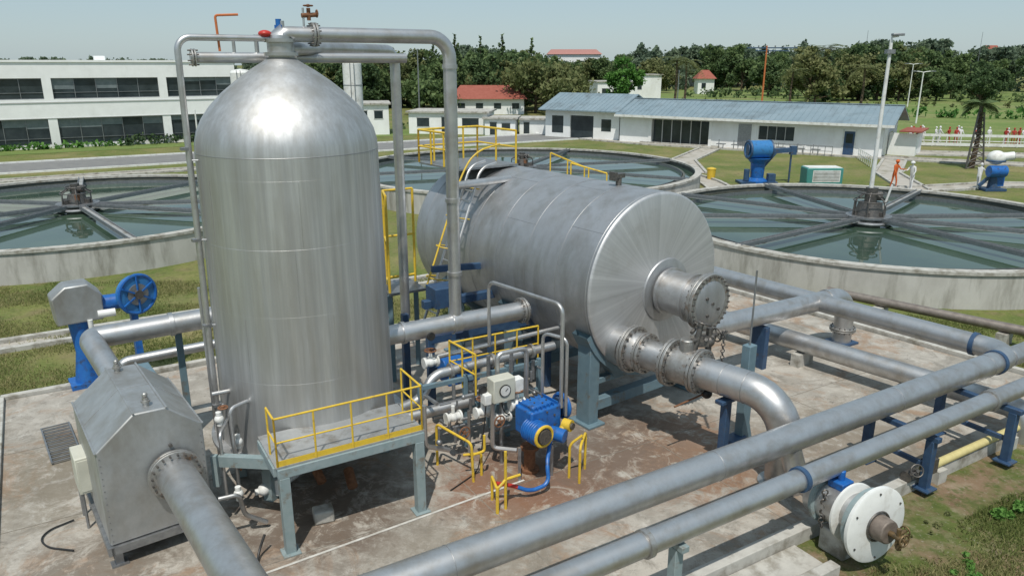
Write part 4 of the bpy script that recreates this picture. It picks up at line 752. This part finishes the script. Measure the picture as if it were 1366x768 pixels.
# ------------------------------------------------------------------ machines in the yard
yb=Asm('blue_yard_pump',(17.1,53,0)); o=V((17.3,53,-.1))
yb.add('pedestal',blue,g_lathe([(.75,0),(.75,.2),(.45,.4),(.5,1.4),(.8,1.75)],o,UP,28)); yb.add('drum',lblue,g_cyl(o+V((-.8,-.1,2.35)),o+V((.8,.2,2.35)),.62,n=32),bevel=.04); yb.add('drum_bands',navy,g_torus(o+V((-.78,-.1,2.35)),(1,.16,0),.58,.08,32),g_torus(o+V((.78,.2,2.35)),(1,.16,0),.58,.08,32),g_cyl(o+V((-.86,-.1,2.35)),o+V((-.81,-.1,2.35)),.4))
yb.add('arm',navy,g_bar(o+V((.5,0,2.2)),o+V((2.6,.4,2.3)),.35,.3),g_bar(o+V((.4,0,1.2)),o+V((1.2,0,2.2)),.2,.2),g_box(o+V((2.5,.35,2.25)),(.4,.4,.6)),g_bar(o+V((2.4,.35,0)),o+V((2.4,.35,2.1)),.1,.1)); yb.add('base',navy,g_box(o+UP*.08,(2.6,1.4,.16)),g_cyl(o+V((-.8,-.2,.2)),o+V((-.8,-.2,1.0)),.2),g_box(o+V((.9,-.3,.4)),(.5,.5,.6)))
tb=Asm('teal_generator_box',(21.5,52.5,0)); o=V((21.6,52.4,-.1)); teal=M('teal_paint',(.05,.22,.20),(.06,.26,.24),5,.5)
tb.add('body',teal,g_box(o+UP*.6,(2.5,1.3,1.2)),bevel=.05); tb.add('louvre_panel',white,g_box(o+V((.1,-.655,.65)),(1.9,.01,.8)),g_box(o+V((0,0,1.22)),(2.3,1.2,.04))); tb.add('louvres',steel_d,*[g_box(o+V((.1,-.665,.35+.1*k)),(1.8,.02,.03)) for k in range(7)])
y_=Asm('yellow_bin',(14.2,54,0)); y_.add('body',yellow,g_lathe([(.28,0),(.32,.7),(.34,.7),(.34,.76),(.1,.84)],V((14.6,55,-.1)),UP,20))
wm=Asm('white_dome_yard_machine',(31.8,49.8,0)); o=V((32.0,49.8,-.1))
wm.add('legs',navy,g_tube([o,o+UP*1.5],.2,16,radii=[.35,.2]),g_box(o+UP*.08,(1.4,1,.16)),g_bar(o+V((-.3,0,.9)),o+V((-.9,0,.3)),.15,.2)); wm.add('motor',blue,g_cyl(o+V((-.6,-.3,1.3)),o+V((.5,-.3,1.3)),.38,n=24),g_box(o+V((.3,0,.7)),(.6,.5,.8)),bevel=.03); wm.add('dome',white,g_sphere(o+V((.0,.1,2.15)),.55,24,14,(1,1,.85)),g_cyl(o+V((.3,0,2.2)),o+V((.95,-.2,2.3)),.28,n=20)); wm.add('dome_ring',navy,g_torus(o+V((.0,.1,1.95)),UP,.54,.06),g_cyl(o+V((.95,-.2,2.3)),o+V((1.0,-.22,2.31)),.2))
lt_=Asm('lattice_mast',(37,61,0)); o=V((37.2,61,-.1)); gs=[]
cs=[(-.7,-.5),(.7,-.5),(0,.7)]
for i,(a_,b_) in enumerate(cs):
    gs.append(g_cyl(o+V((a_,b_,0)),o+V((a_*.3,b_*.3,4.4)),.07,n=8))
    for k in range(8):
        z0=k*.55; z1=z0+.55; f0=1-.7*z0/4.4; f1=1-.7*z1/4.4; c2=cs[(i+1)%3]; gs.append(g_cyl(o+V((a_*f0,b_*f0,z0)),o+V((c2[0]*f1,c2[1]*f1,z1)),.035,n=6)); gs.append(g_cyl(o+V((a_*f1,b_*f1,z1)),o+V((c2[0]*f1,c2[1]*f1,z1)),.03,n=6))
gs.append(g_cyl(o+UP*4.3,o+UP*5.0,.1)); lt_.add('lattice',bolt,*gs)
fe=Asm('white_fence',(40,80,0)); gs=[]; rail(gs,V((38,79,-.1)),V((75,71,-.1)),1.1,30,.05); gs.append(g_bar(V((38,79,1.0)),V((75,71,1.0)),.1,.25)); gs.append(g_bar(V((38,79,.1)),V((75,71,.1)),.1,.3)); fe.add('rails',white,*gs)
def lamp(x_,y_,h_,mat=white,head=True):
    a=Asm('street_lamp',(x_,y_,0)); o=V((x_,y_,-.1)); a.add('pole',mat,g_tube([o,o+UP*h_],.1,8,radii=[.12,.07])); 
    if head: a.add('arm',mat,g_tube([o+UP*(h_-.1),o+V((.3,0,h_)),o+V((1.3,0,h_+.1))],.06,8),g_tube([o+UP*(h_-.1),o+V((-.3,0,h_)),o+V((-1.3,0,h_+.1))],.06,8)); a.add('lamps',steel_d,g_box(o+V((1.3,0,h_+.08)),(.7,.3,.12)),g_box(o+V((-1.3,0,h_+.08)),(.7,.3,.12)))
lamp(57,108,7.0); lamp(62,88,4.2,white,False); lamp(-13,108,10,steel_d,False); lamp(-50,72,4.6,white,False); lamp(-33,80,3.5,white,False); lamp(77,150,8); lamp(30,140,7,steel_d,False)
pp=Asm('utility_pole',(46,142,0)); o=V((46,142,-.1)); pp.add('pole',orange,g_cyl(o,o+UP*11.2,.18,.13,8)); pp.add('crossarm',navy,g_box(o+V((1,0,10.8)),(9,.15,.2)),g_box(o+V((1,0,10.3)),(6,.12,.15))); pp.add('insulators',steel_d,*[g_cyl(o+V((x_,0,10.8)),o+V((x_,0,11.2)),.12) for x_ in (-3,-1.5,1.5,3,5)])
for x_,y_ in ((90,200),(125,210)): 
    q=Asm('radio_mast',(x_,y_,0)); q.add('mast',steel_d,g_cyl((x_,y_,0),(x_,y_,16 if y_>100 else 9.4),.1,.04,6))

# ------------------------------------------------------------------ trees
def quads(P,S,nrm_bias=.3):
    n=len(P); d1=rng.normal(size=(n,3)); d1/=np.linalg.norm(d1,axis=1)[:,None]
    d2=rng.normal(size=(n,3)); d2-=d1*(d1*d2).sum(1)[:,None]; d2/=np.linalg.norm(d2,axis=1)[:,None]
    S=S[:,None]; return np.stack([P-d1*S-d2*S*.6,P+d1*S-d2*S*.5,P+d1*S*.7+d2*S*.6,P-d1*S*.6+d2*S*.5],1)
def foliage_mesh(name,centers,radii,per,size,leafmat,trunkg=None,flat=.75,shell=True):
    Ps=[];T=[]
    zs=[c[2] for c in centers]; zmin,zmax=min(zs),max(zs)+.01
    for c,r in zip(centers,radii):
        k=int(per*(r**1.6)); d=rng.normal(size=(k,3)); d/=np.linalg.norm(d,axis=1)[:,None]
        rad=r*(rng.random(k)**.5)*(1+.25*rng.normal(size=k)*.6); 
        p=np.array(c)+d*rad[:,None]*np.array([1,1,flat]); Ps.append(p)
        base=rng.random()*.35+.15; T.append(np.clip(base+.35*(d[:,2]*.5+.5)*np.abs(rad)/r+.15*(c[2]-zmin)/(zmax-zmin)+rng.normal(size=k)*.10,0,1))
    P=np.concatenate(Ps);T=np.concatenate(T); q=quads(P,size*(.5+.8*rng.random(len(P)))).reshape(-1,3)
    tv,tf=trunkg if trunkg else ([],[]); nv=len(tv)
    allv=np.concatenate([np.array([tuple(v) for v in tv]).reshape(-1,3),q]) if nv else q
    nq=len(P); me=bpy.data.meshes.new(name)
    faces=[tuple(f) for f in tf]+[(nv+4*i,nv+4*i+1,nv+4*i+2,nv+4*i+3) for i in range(nq)]
    me.from_pydata(allv.tolist(),[],faces); me.materials.append(bark); me.materials.append(leafmat)
    mi=np.ones(len(faces),dtype=np.int32); mi[:len(tf)]=0; me.polygons.foreach_set('material_index',mi)
    at=me.attributes.new('tint','FLOAT','FACE'); tt=np.zeros(len(faces),dtype=np.float32); tt[len(tf):]=T; at.data.foreach_set('value',tt); me.update(); return me
def broadleaf(name,h_,cr,leafmat,seed,per=45,size=.38,low=.25):
    random.seed(seed); gs=[g_tube([V((0,0,-.3)),V((.1,0,h_*.25)),V((0,.15,h_*.55)),V((.1,.1,h_*.8))],.2,8,radii=[.03*h_,.022*h_,.015*h_,.005*h_])]; cs=[];rs=[]
    nb=13; top=random.uniform(.85,1.05)
    for i in range(nb):
        an=i*2.4+random.random(); z0=h_*(low+.05+.45*random.random()); L_=cr*random.uniform(.35,.95); z1=z0+h_*random.uniform(.05,.28)
        e=V((math.cos(an)*L_,math.sin(an)*L_,z1)); m=V((e.x*.5,e.y*.5,z0+(z1-z0)*.3)); gs.append(g_tube([V((0,0,z0*.8)),m,e],.1,6,radii=[.012*h_,.008*h_,.003*h_]))
        cs.append((e.x,e.y,e.z)); rs.append(cr*random.uniform(.22,.42))
        for j in range(3): cs.append((e.x*random.uniform(.5,1.2),e.y*random.uniform(.5,1.2),e.z+random.uniform(-.14,.14)*h_)); rs.append(cr*random.uniform(.12,.30))
    for i in range(9): an=random.random()*6.28; q=random.random()*cr*.5; cs.append((math.cos(an)*q,math.sin(an)*q,h_*random.uniform(.62,top)-cr*.10)); rs.append(cr*random.uniform(.12,.30))
    return foliage_mesh(name,cs,rs,per,size,leafmat,merge(gs))
def conifer(name,h_,cr,seed):
    random.seed(seed); gs=[g_cyl((0,0,-.3),(0,0,h_*.95),.02*h_,.004*h_,8)]; cs=[];rs=[]
    for i in range(26):
        f_=i/25; z0=h_*(.12+.86*f_); r_=cr*(1-f_)**.8; an=i*2.4; cs.append((math.cos(an)*r_*.55,math.sin(an)*r_*.55,z0)); rs.append(max(.25,r_*.55))
    return foliage_mesh(name,cs,rs,60,.3,leaf1,merge(gs),.8)
def palm(name,h_,leafmat,seed,fr_=22,L_=2.6):
    random.seed(seed); g=g_tube([V((0,0,-.3)),V((.15,0,h_*.5)),V((0,.1,h_))],.15,8,radii=[.24,.17,.15]); 
    vs=[];fs=[];T=[]
    for i in range(fr_):
        an=i*2.4; el=random.uniform(-.3,1.1); d=V((math.cos(an),math.sin(an),0)); s=d.cross(UP)
        for k in range(14):
            for sg in(-1,1):
                t_=(k+.5)/14; p=V((0,.1,h_))+d*(L_*t_*math.cos(el*(1-t_*.6)))+UP*(L_*(math.sin(el)*t_-.75*t_*t_)); w_=.5*math.sin(math.pi*min(1,t_*.9+.1))+.1
                o_=len(vs); vs+=[p,p+d*.13,p+s*sg*w_+d*.22-UP*.22*w_,p+s*sg*w_*.95+d*.12-UP*.25*w_]; fs.append((o_,o_+1,o_+2,o_+3)); T.append(.3+.5*random.random())
    nv=len(g[0]); me=bpy.data.meshes.new(name); me.from_pydata([tuple(v) for v in list(g[0])+vs],[],[tuple(f) for f in g[1]]+[tuple(i+nv for i in f) for f in fs]); me.materials.append(bark); me.materials.append(leafmat)
    mi=np.ones(len(me.polygons),dtype=np.int32); mi[:len(g[1])]=0; me.polygons.foreach_set('material_index',mi); at=me.attributes.new('tint','FLOAT','FACE'); tt=np.zeros(len(me.polygons),dtype=np.float32); tt[len(g[1]):]=T; at.data.foreach_set('value',tt); return me
def place(name,me,x_,y_,s=1,rz=None,parent=None,z=-.1):
    ob=bpy.data.objects.new(name,me); ob.location=(x_,y_,z); ob.scale=(s,s,s*random.uniform(.92,1.08)); ob.rotation_euler[2]=random.random()*6.28 if rz is None else rz
    scene.collection.objects.link(ob); 
    if parent: ob.parent=parent
    return ob
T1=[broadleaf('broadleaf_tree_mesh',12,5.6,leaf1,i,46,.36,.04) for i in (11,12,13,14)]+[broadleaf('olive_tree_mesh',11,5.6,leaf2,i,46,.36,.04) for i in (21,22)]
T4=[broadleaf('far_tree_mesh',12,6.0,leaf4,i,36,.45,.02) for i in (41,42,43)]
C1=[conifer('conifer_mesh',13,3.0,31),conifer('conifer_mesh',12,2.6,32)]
tl=Asm('distant_treeline',(0,200,0)).e
random.seed(99)
def tl_put(me,x_,y_,s):
    ob=place('treeline_tree',me,x_-0,y_-200,s,parent=tl,z=-.2); return ob
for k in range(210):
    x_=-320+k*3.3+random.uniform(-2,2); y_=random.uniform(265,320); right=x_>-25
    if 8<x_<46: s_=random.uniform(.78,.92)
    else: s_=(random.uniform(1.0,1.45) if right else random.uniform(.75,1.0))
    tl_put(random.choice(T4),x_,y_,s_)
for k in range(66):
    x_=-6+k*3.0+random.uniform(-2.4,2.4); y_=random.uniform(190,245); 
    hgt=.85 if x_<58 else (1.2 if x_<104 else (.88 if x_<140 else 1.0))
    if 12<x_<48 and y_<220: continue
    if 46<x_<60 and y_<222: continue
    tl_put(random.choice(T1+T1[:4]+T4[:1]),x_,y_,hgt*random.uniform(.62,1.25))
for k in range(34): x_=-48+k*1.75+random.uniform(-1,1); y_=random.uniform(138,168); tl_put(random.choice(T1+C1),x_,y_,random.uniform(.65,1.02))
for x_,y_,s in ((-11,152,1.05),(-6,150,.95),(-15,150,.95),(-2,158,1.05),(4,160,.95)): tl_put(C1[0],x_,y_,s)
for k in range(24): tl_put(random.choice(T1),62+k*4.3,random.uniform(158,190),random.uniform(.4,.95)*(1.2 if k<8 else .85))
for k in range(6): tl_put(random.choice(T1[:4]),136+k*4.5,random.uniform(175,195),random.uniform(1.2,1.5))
place('broad_olive_tree',broadleaf('broad_olive_tree',9.4,8.2,leaf2,51,30,.30,.1),4.0,131,1); place('bright_green_tree',broadleaf('bright_green_tree',8.6,3.6,leaf3,52,80,.26,.1),21.5,148,1)
place('broad_olive_tree',broadleaf('olive_tree_b',6.5,5.0,leaf1,53,46,.30,.1),-13,126,1)
pm=palm('palm_tree_mesh',6.5,leaf2,61,24,3.4); place('palm_tree',pm,32,152,1.25); place('palm_tree',pm,38,170,1.3); place('palm_tree',pm,66,146,1.2); place('palm_tree',pm,74,185,1.9); place('palm_tree',palm('palm_small',5.2,leaf1,62,26,1.3),37.2,61,1); place('palm_tree',pm,118,160,1.5); place('palm_tree',pm,139,180,1.9); place('palm_tree',pm,54,150,1.1)
def hedge(name,pts,w_,h_,mat,per=90,size=.16):
    cs=[];rs=[]
    for i in range(len(pts)-1):
        a_=V((*pts[i],0));b_=V((*pts[i+1],0)); n_=int((b_-a_).length/(w_*.5))+1
        for j in range(n_): p=a_.lerp(b_,j/n_); cs.append((p.x+random.uniform(-.3,.3)*w_,p.y+random.uniform(-.3,.3)*w_,h_*random.uniform(.2,.6))); rs.append(h_*random.uniform(.35,.8))
    me=foliage_mesh(name,cs,rs,per,size,mat,None,.8); ob=bpy.data.objects.new(name,me); ob.location=(0,0,-.1); scene.collection.objects.link(ob)
hedge('hedge',[(-66,63),(-58,67.5),(-49,73),(-40,78.5)],1.0,.7,leaf3); hedge('hedge',[(-40,78.5),(-31,83.5)],1.4,1.0,leaf1)
hedge('woodland_undergrowth',[(-300,268),(-30,258),(60,252),(200,225),(330,210)],7,5.0,leaf4,12,.6)
hedge('woodland_undergrowth',[(-50,150),(10,150)],5,3.4,leaf1,16,.45)
hedge('hedge',[(46,196),(64,186),(90,176),(130,165),(160,160)],5,3.0,leaf1,16,.42); hedge('hedge',[(30,160),(60,154),(90,148),(130,142)],4,1.6,leaf2,14,.35); hedge('shrub_row',[(62,122),(80,116),(96,112)],3,1.8,leaf3,20,.3); hedge('hedge',[(44,120),(56,118)],2,1.4,leaf2,30,.3); hedge('shrub_row',[(-14,98),(-4,98),(8,99)],2,1.5,leaf1,40,.2); hedge('shrub_row',[(88,134),(110,128)],3,2.2,leaf1,20,.32)
hedge('leafy_weed_patch',[(9.0,12.1),(9.5,12.35),(10.0,12.7)],.5,.16,leaf3,5200,.045); hedge('leafy_weed_patch',[(7.3,10.6),(7.7,10.4),(7.9,11.1)],.4,.10,leaf3,5000,.035); hedge('leafy_weed_patch',[(7.0,11.6),(8.4,12.2)],.5,.07,leaf2,7000,.03); hedge('leafy_weed_patch',[(10.8,13.2),(12.4,14.2)],.6,.09,leaf2,6000,.035); hedge('leafy_weed_patch',[(-13.4,15.8),(-12.9,17.2),(-11,18.5)],.5,.08,leaf2,5000,.03)

def blades(name,polys,count):
    P=[]
    for poly,n_ in polys:
        xs=[p[0] for p in poly];ys=[p[1] for p in poly]; got=0; c=rng.random((n_*4,2))*[max(xs)-min(xs),max(ys)-min(ys)]+[min(xs),min(ys)]
        ins=np.zeros(len(c),bool); j=len(poly)-1
        for i in range(len(poly)):
            xi,yi=poly[i];xj,yj=poly[j]; cond=((yi>c[:,1])!=(yj>c[:,1]))&(c[:,0]<(xj-xi)*(c[:,1]-yi)/(yj-yi+1e-9)+xi); ins^=cond; j=i
        c=c[ins]; f_=np.sin(c[:,0]*1.7+np.cos(c[:,1]*1.3)*2)+np.cos(c[:,1]*2.1+c[:,0]*.6)+rng.normal(size=len(c))*.7; c=c[f_>-.2][:n_]; P.append(c)
    P=np.concatenate(P); n_=len(P); h_=.03+.09*rng.random(n_); an=rng.random(n_)*6.28; w_=.006+.010*rng.random(n_); lean=rng.normal(size=(n_,2))*.05
    base=np.column_stack([P,np.full(n_,-.12)]); dx=np.column_stack([np.cos(an)*w_,np.sin(an)*w_,np.zeros(n_)]); top=base+np.column_stack([lean,h_])
    v=np.stack([base-dx,base+dx,top],1).reshape(-1,3); me=bpy.data.meshes.new(name); me.from_pydata(v.tolist(),[],[(3*i,3*i+1,3*i+2) for i in range(n_)]); me.materials.append(grassb)
    t_=np.clip(.45+.25*np.sin(P[:,0]*.9+P[:,1]*.7)+rng.normal(size=n_)*.2,0,1).astype(np.float32); at=me.attributes.new('tint','FLOAT','FACE'); at.data.foreach_set('value',t_); ob=bpy.data.objects.new(name,me); scene.collection.objects.link(ob)
blades('grass',[([(5.9,10.6),(14,15.5),(18,16),(17,9),(5.5,8.5)],80000),([(-17,17.5),(-13,17.3),(0,25.2),(0,29),(-22,27.5),(-24,20)],90000),([(14.8,17.9),(7.4,28),(11,26),(22,17)],40000)],0)

# ------------------------------------------------------------------ people
def person(name,loc,rz,h_,shirt,pants,helmet=None,armL=.15,armR=.15,bend=0.0,step=.12):
    s=h_/1.75
    J={'pel':(0,0,.95),'sp':(0,-.02-bend*.3,1.15),'ch':(0,-bend*.7,1.38),'nk':(0,-bend,1.50),'hd':(0,-bend*1.1-.01,1.58)}
    for sg,k,am in ((-1,'L',armL),(1,'R',armR)):
        J['sh'+k]=(sg*.17,-bend*.8,1.43); J['el'+k]=(sg*.24,-bend*.8-am*.5,1.16+am*.1); J['wr'+k]=(sg*.23,-bend*.8-am*1.6,.95+am*.9); J['ha'+k]=(sg*.23,-bend*.8-am*1.9,.88+am)
        J['hp'+k]=(sg*.09,0,.90); J['kn'+k]=(sg*.10,-.04-sg*step*.6,.50); J['an'+k]=(sg*.11,-sg*step,.09); J['to'+k]=(sg*.12,-.16-sg*step,.035)
    rad={'pel':.13,'sp':.12,'ch':.135,'nk':.055,'hd':.055,'sh':.065,'el':.045,'wr':.03,'ha':.035,'hp':.085,'kn':.058,'an':.042,'to':.035}
    names=list(J); E=[('pel','sp'),('sp','ch'),('ch','nk'),('nk','hd')]
    for k in 'LR': E+=[('ch','sh'+k),('sh'+k,'el'+k),('el'+k,'wr'+k),('wr'+k,'ha'+k),('pel','hp'+k),('hp'+k,'kn'+k),('kn'+k,'an'+k),('an'+k,'to'+k)]
    me=bpy.data.meshes.new(name+'_skel'); me.from_pydata([V(J[n])*s for n in names],[(names.index(a_),names.index(b_)) for a_,b_ in E],[])
    ob=bpy.data.objects.new(name+'_tmp',me); scene.collection.objects.link(ob); md=ob.modifiers.new('skin','SKIN'); 
    for i,n in enumerate(names):
        r_=rad.get(n) or rad[n[:2]]; sv=me.skin_vertices[0].data[i]; sv.radius=(r_*s,r_*s*.85); sv.use_root=(n=='pel')
    sb=ob.modifiers.new('sub','SUBSURF'); sb.levels=2; sb.render_levels=2
    dg=bpy.context.evaluated_depsgraph_get(); ev=ob.evaluated_get(dg); m2=bpy.data.meshes.new_from_object(ev); bpy.data.objects.remove(ob)
    bm=bmesh.new(); bm.from_mesh(m2); nbody=len(bm.faces)
    mats=[shirt,pants,skin,hair,black]+([helmet] if helmet else [])
    for fc in bm.faces:
        c=fc.calc_center_median()/s
        if c.z<.10: fc.material_index=4
        elif abs(c.x)>.19 and c.z<1.0+max(armL,armR)*.9 and c.z<1.12: fc.material_index=2
        elif c.z<.97: fc.material_index=1
        elif c.z>1.50: fc.material_index=2
        else: fc.material_index=0
    def addg(g,mi):
        vv=[bm.verts.new(V(v)*s) for v in g[0]]
        for f_ in g[1]:
            try: q=bm.faces.new([vv[i] for i in f_]); q.material_index=mi
            except Exception: pass
    hc=V(J['hd'])+V((0,0,.075)); addg(g_sphere(hc,.105,16,12,(.78,.9,1.12)),2); addg(g_lathe([(.02,0),(.012,.03)],hc+V((0,-.09,-.01)),(0,-1,-.4),8),2); addg(g_sphere(hc+V((.085,0,0)),.025,8,6,(.4,.8,1.2)),2); addg(g_sphere(hc+V((-.085,0,0)),.025,8,6,(.4,.8,1.2)),2)
    for sx in(-1,1): addg(g_sphere(hc+V((sx*.032,-.086,.015)),.012,8,6),4)
    addg(g_box(hc+V((0,-.088,-.055)),(.04,.01,.008)),3)
    addg(g_sphere(hc+V((0,.018,.03)),.108,16,12,(.84,.92,1.0)),3)
    if helmet: addg(g_lathe([(.15,.0),(.13,.01),(.12,.05),(.08,.105),(.001,.125)],hc+V((0,0,.035)),UP,20),5)
    for k,sg in(('L',-1),('R',1)):
        hp=V(J['ha'+k])
        for i in range(4): p0=hp+V((0,-.02+.016*i,.0)); ln=(.07,.08,.075,.06)[i]; addg(g_tube([p0,p0+V((sg*-.004,-.004,-ln*.55)),p0+V((-sg*.014,-.008,-ln)) ],.009,6),2)
        addg(g_tube([hp+V((0,-.025,.02)),hp+V((-sg*.01,-.05,-.01)),hp+V((-sg*.015,-.055,-.035))],.010,6),2)
    bm.to_mesh(m2); bm.free(); m2.materials.clear()
    for m_ in mats: m2.materials.append(m_)
    m2.shade_smooth(); o2=bpy.data.objects.new(name,m2); o2.location=loc; o2.rotation_euler[2]=rz; scene.collection.objects.link(o2); return o2
cl_or=M('orange_shirt',(.6,.13,.03),(.5,.1,.02),8,.8); cl_wh=M('white_shirt',(.7,.7,.7),(.6,.6,.6),8,.8); cl_rd=M('red_trousers',(.4,.04,.03),(.3,.03,.02),8,.8); cl_bl=M('blue_trousers',(.03,.05,.12),(.04,.06,.15),8,.8); cl_dk=M('dark_cloth',(.04,.04,.045),(.06,.06,.07),8,.8)
pa=person('person',(26.0,51.0,-.1),.5,1.85,cl_or,cl_bl,red,.1,.3,.08); pb=person('person',(26.8,50.2,-.1),-1.0,1.85,cl_wh,cl_rd,white,.3,.1,.12); pc=person('person',(31.2,50.1,-.1),2.0,1.75,cl_wh,cl_dk,None,.35,.2,.1)
src=[person('person',(42.5,81.3,-.1),2.5,1.72,cl_wh,cl_dk),person('person',(44.0,81.6,-.1),.6,1.68,cl_wh,cl_bl,None,.2,.05),person('person',(46.1,80.4,-.1),3.5,1.7,cl_rd,cl_dk)]
random.seed(5)
for k in range(24):
    s_=random.choice(src); o2=bpy.data.objects.new('person',s_.data); o2.location=(43+k*.62+random.uniform(-.3,.3),80.0-k*.14+random.uniform(.6,3.0),-.1); o2.rotation_euler[2]=random.random()*6.28; scene.collection.objects.link(o2)

# ------------------------------------------------------------------ light, sky, camera
w_=bpy.data.worlds.new('World'); scene.world=w_; w_.use_nodes=True; nt=w_.node_tree
sk=nt.nodes.new('ShaderNodeTexSky'); sk.sky_type='NISHITA'; sk.sun_disc=False; sd=V((-.04,-.46,.88)).normalized()
sk.sun_elevation=math.asin(sd.z); sk.sun_rotation=math.atan2(sd.x,sd.y); sk.air_density=1.0; sk.dust_density=.6; sk.ozone_density=2.5
mx=nt.nodes.new('ShaderNodeMix'); mx.data_type='RGBA'; mx.inputs['Factor'].default_value=.65; mx.inputs['B'].default_value=(4.0,5.2,5.8,1)
nt.links.new(sk.outputs[0],mx.inputs['A']); nt.links.new(mx.outputs['Result'],nt.nodes['Background'].inputs[0]); nt.nodes['Background'].inputs[1].default_value=.105
sl=bpy.data.lights.new('sun','SUN'); sl.energy=3.6; sl.angle=R(.6); sl.color=(1,.95,.87); so=bpy.data.objects.new('sun',sl); so.rotation_euler=(-sd).to_track_quat('-Z','Y').to_euler(); so.location=(0,0,30); scene.collection.objects.link(so)
cam=bpy.data.cameras.new('camera'); cam.lens=26.35; cam.sensor_width=36; cam.clip_end=6000; co=bpy.data.objects.new('camera',cam); co.location=(0,0,8); co.rotation_euler=(R(90-16.65),0,0); scene.collection.objects.link(co); scene.camera=co
scene.view_settings.view_transform='Standard'; scene.view_settings.look='None'; scene.view_settings.exposure=0
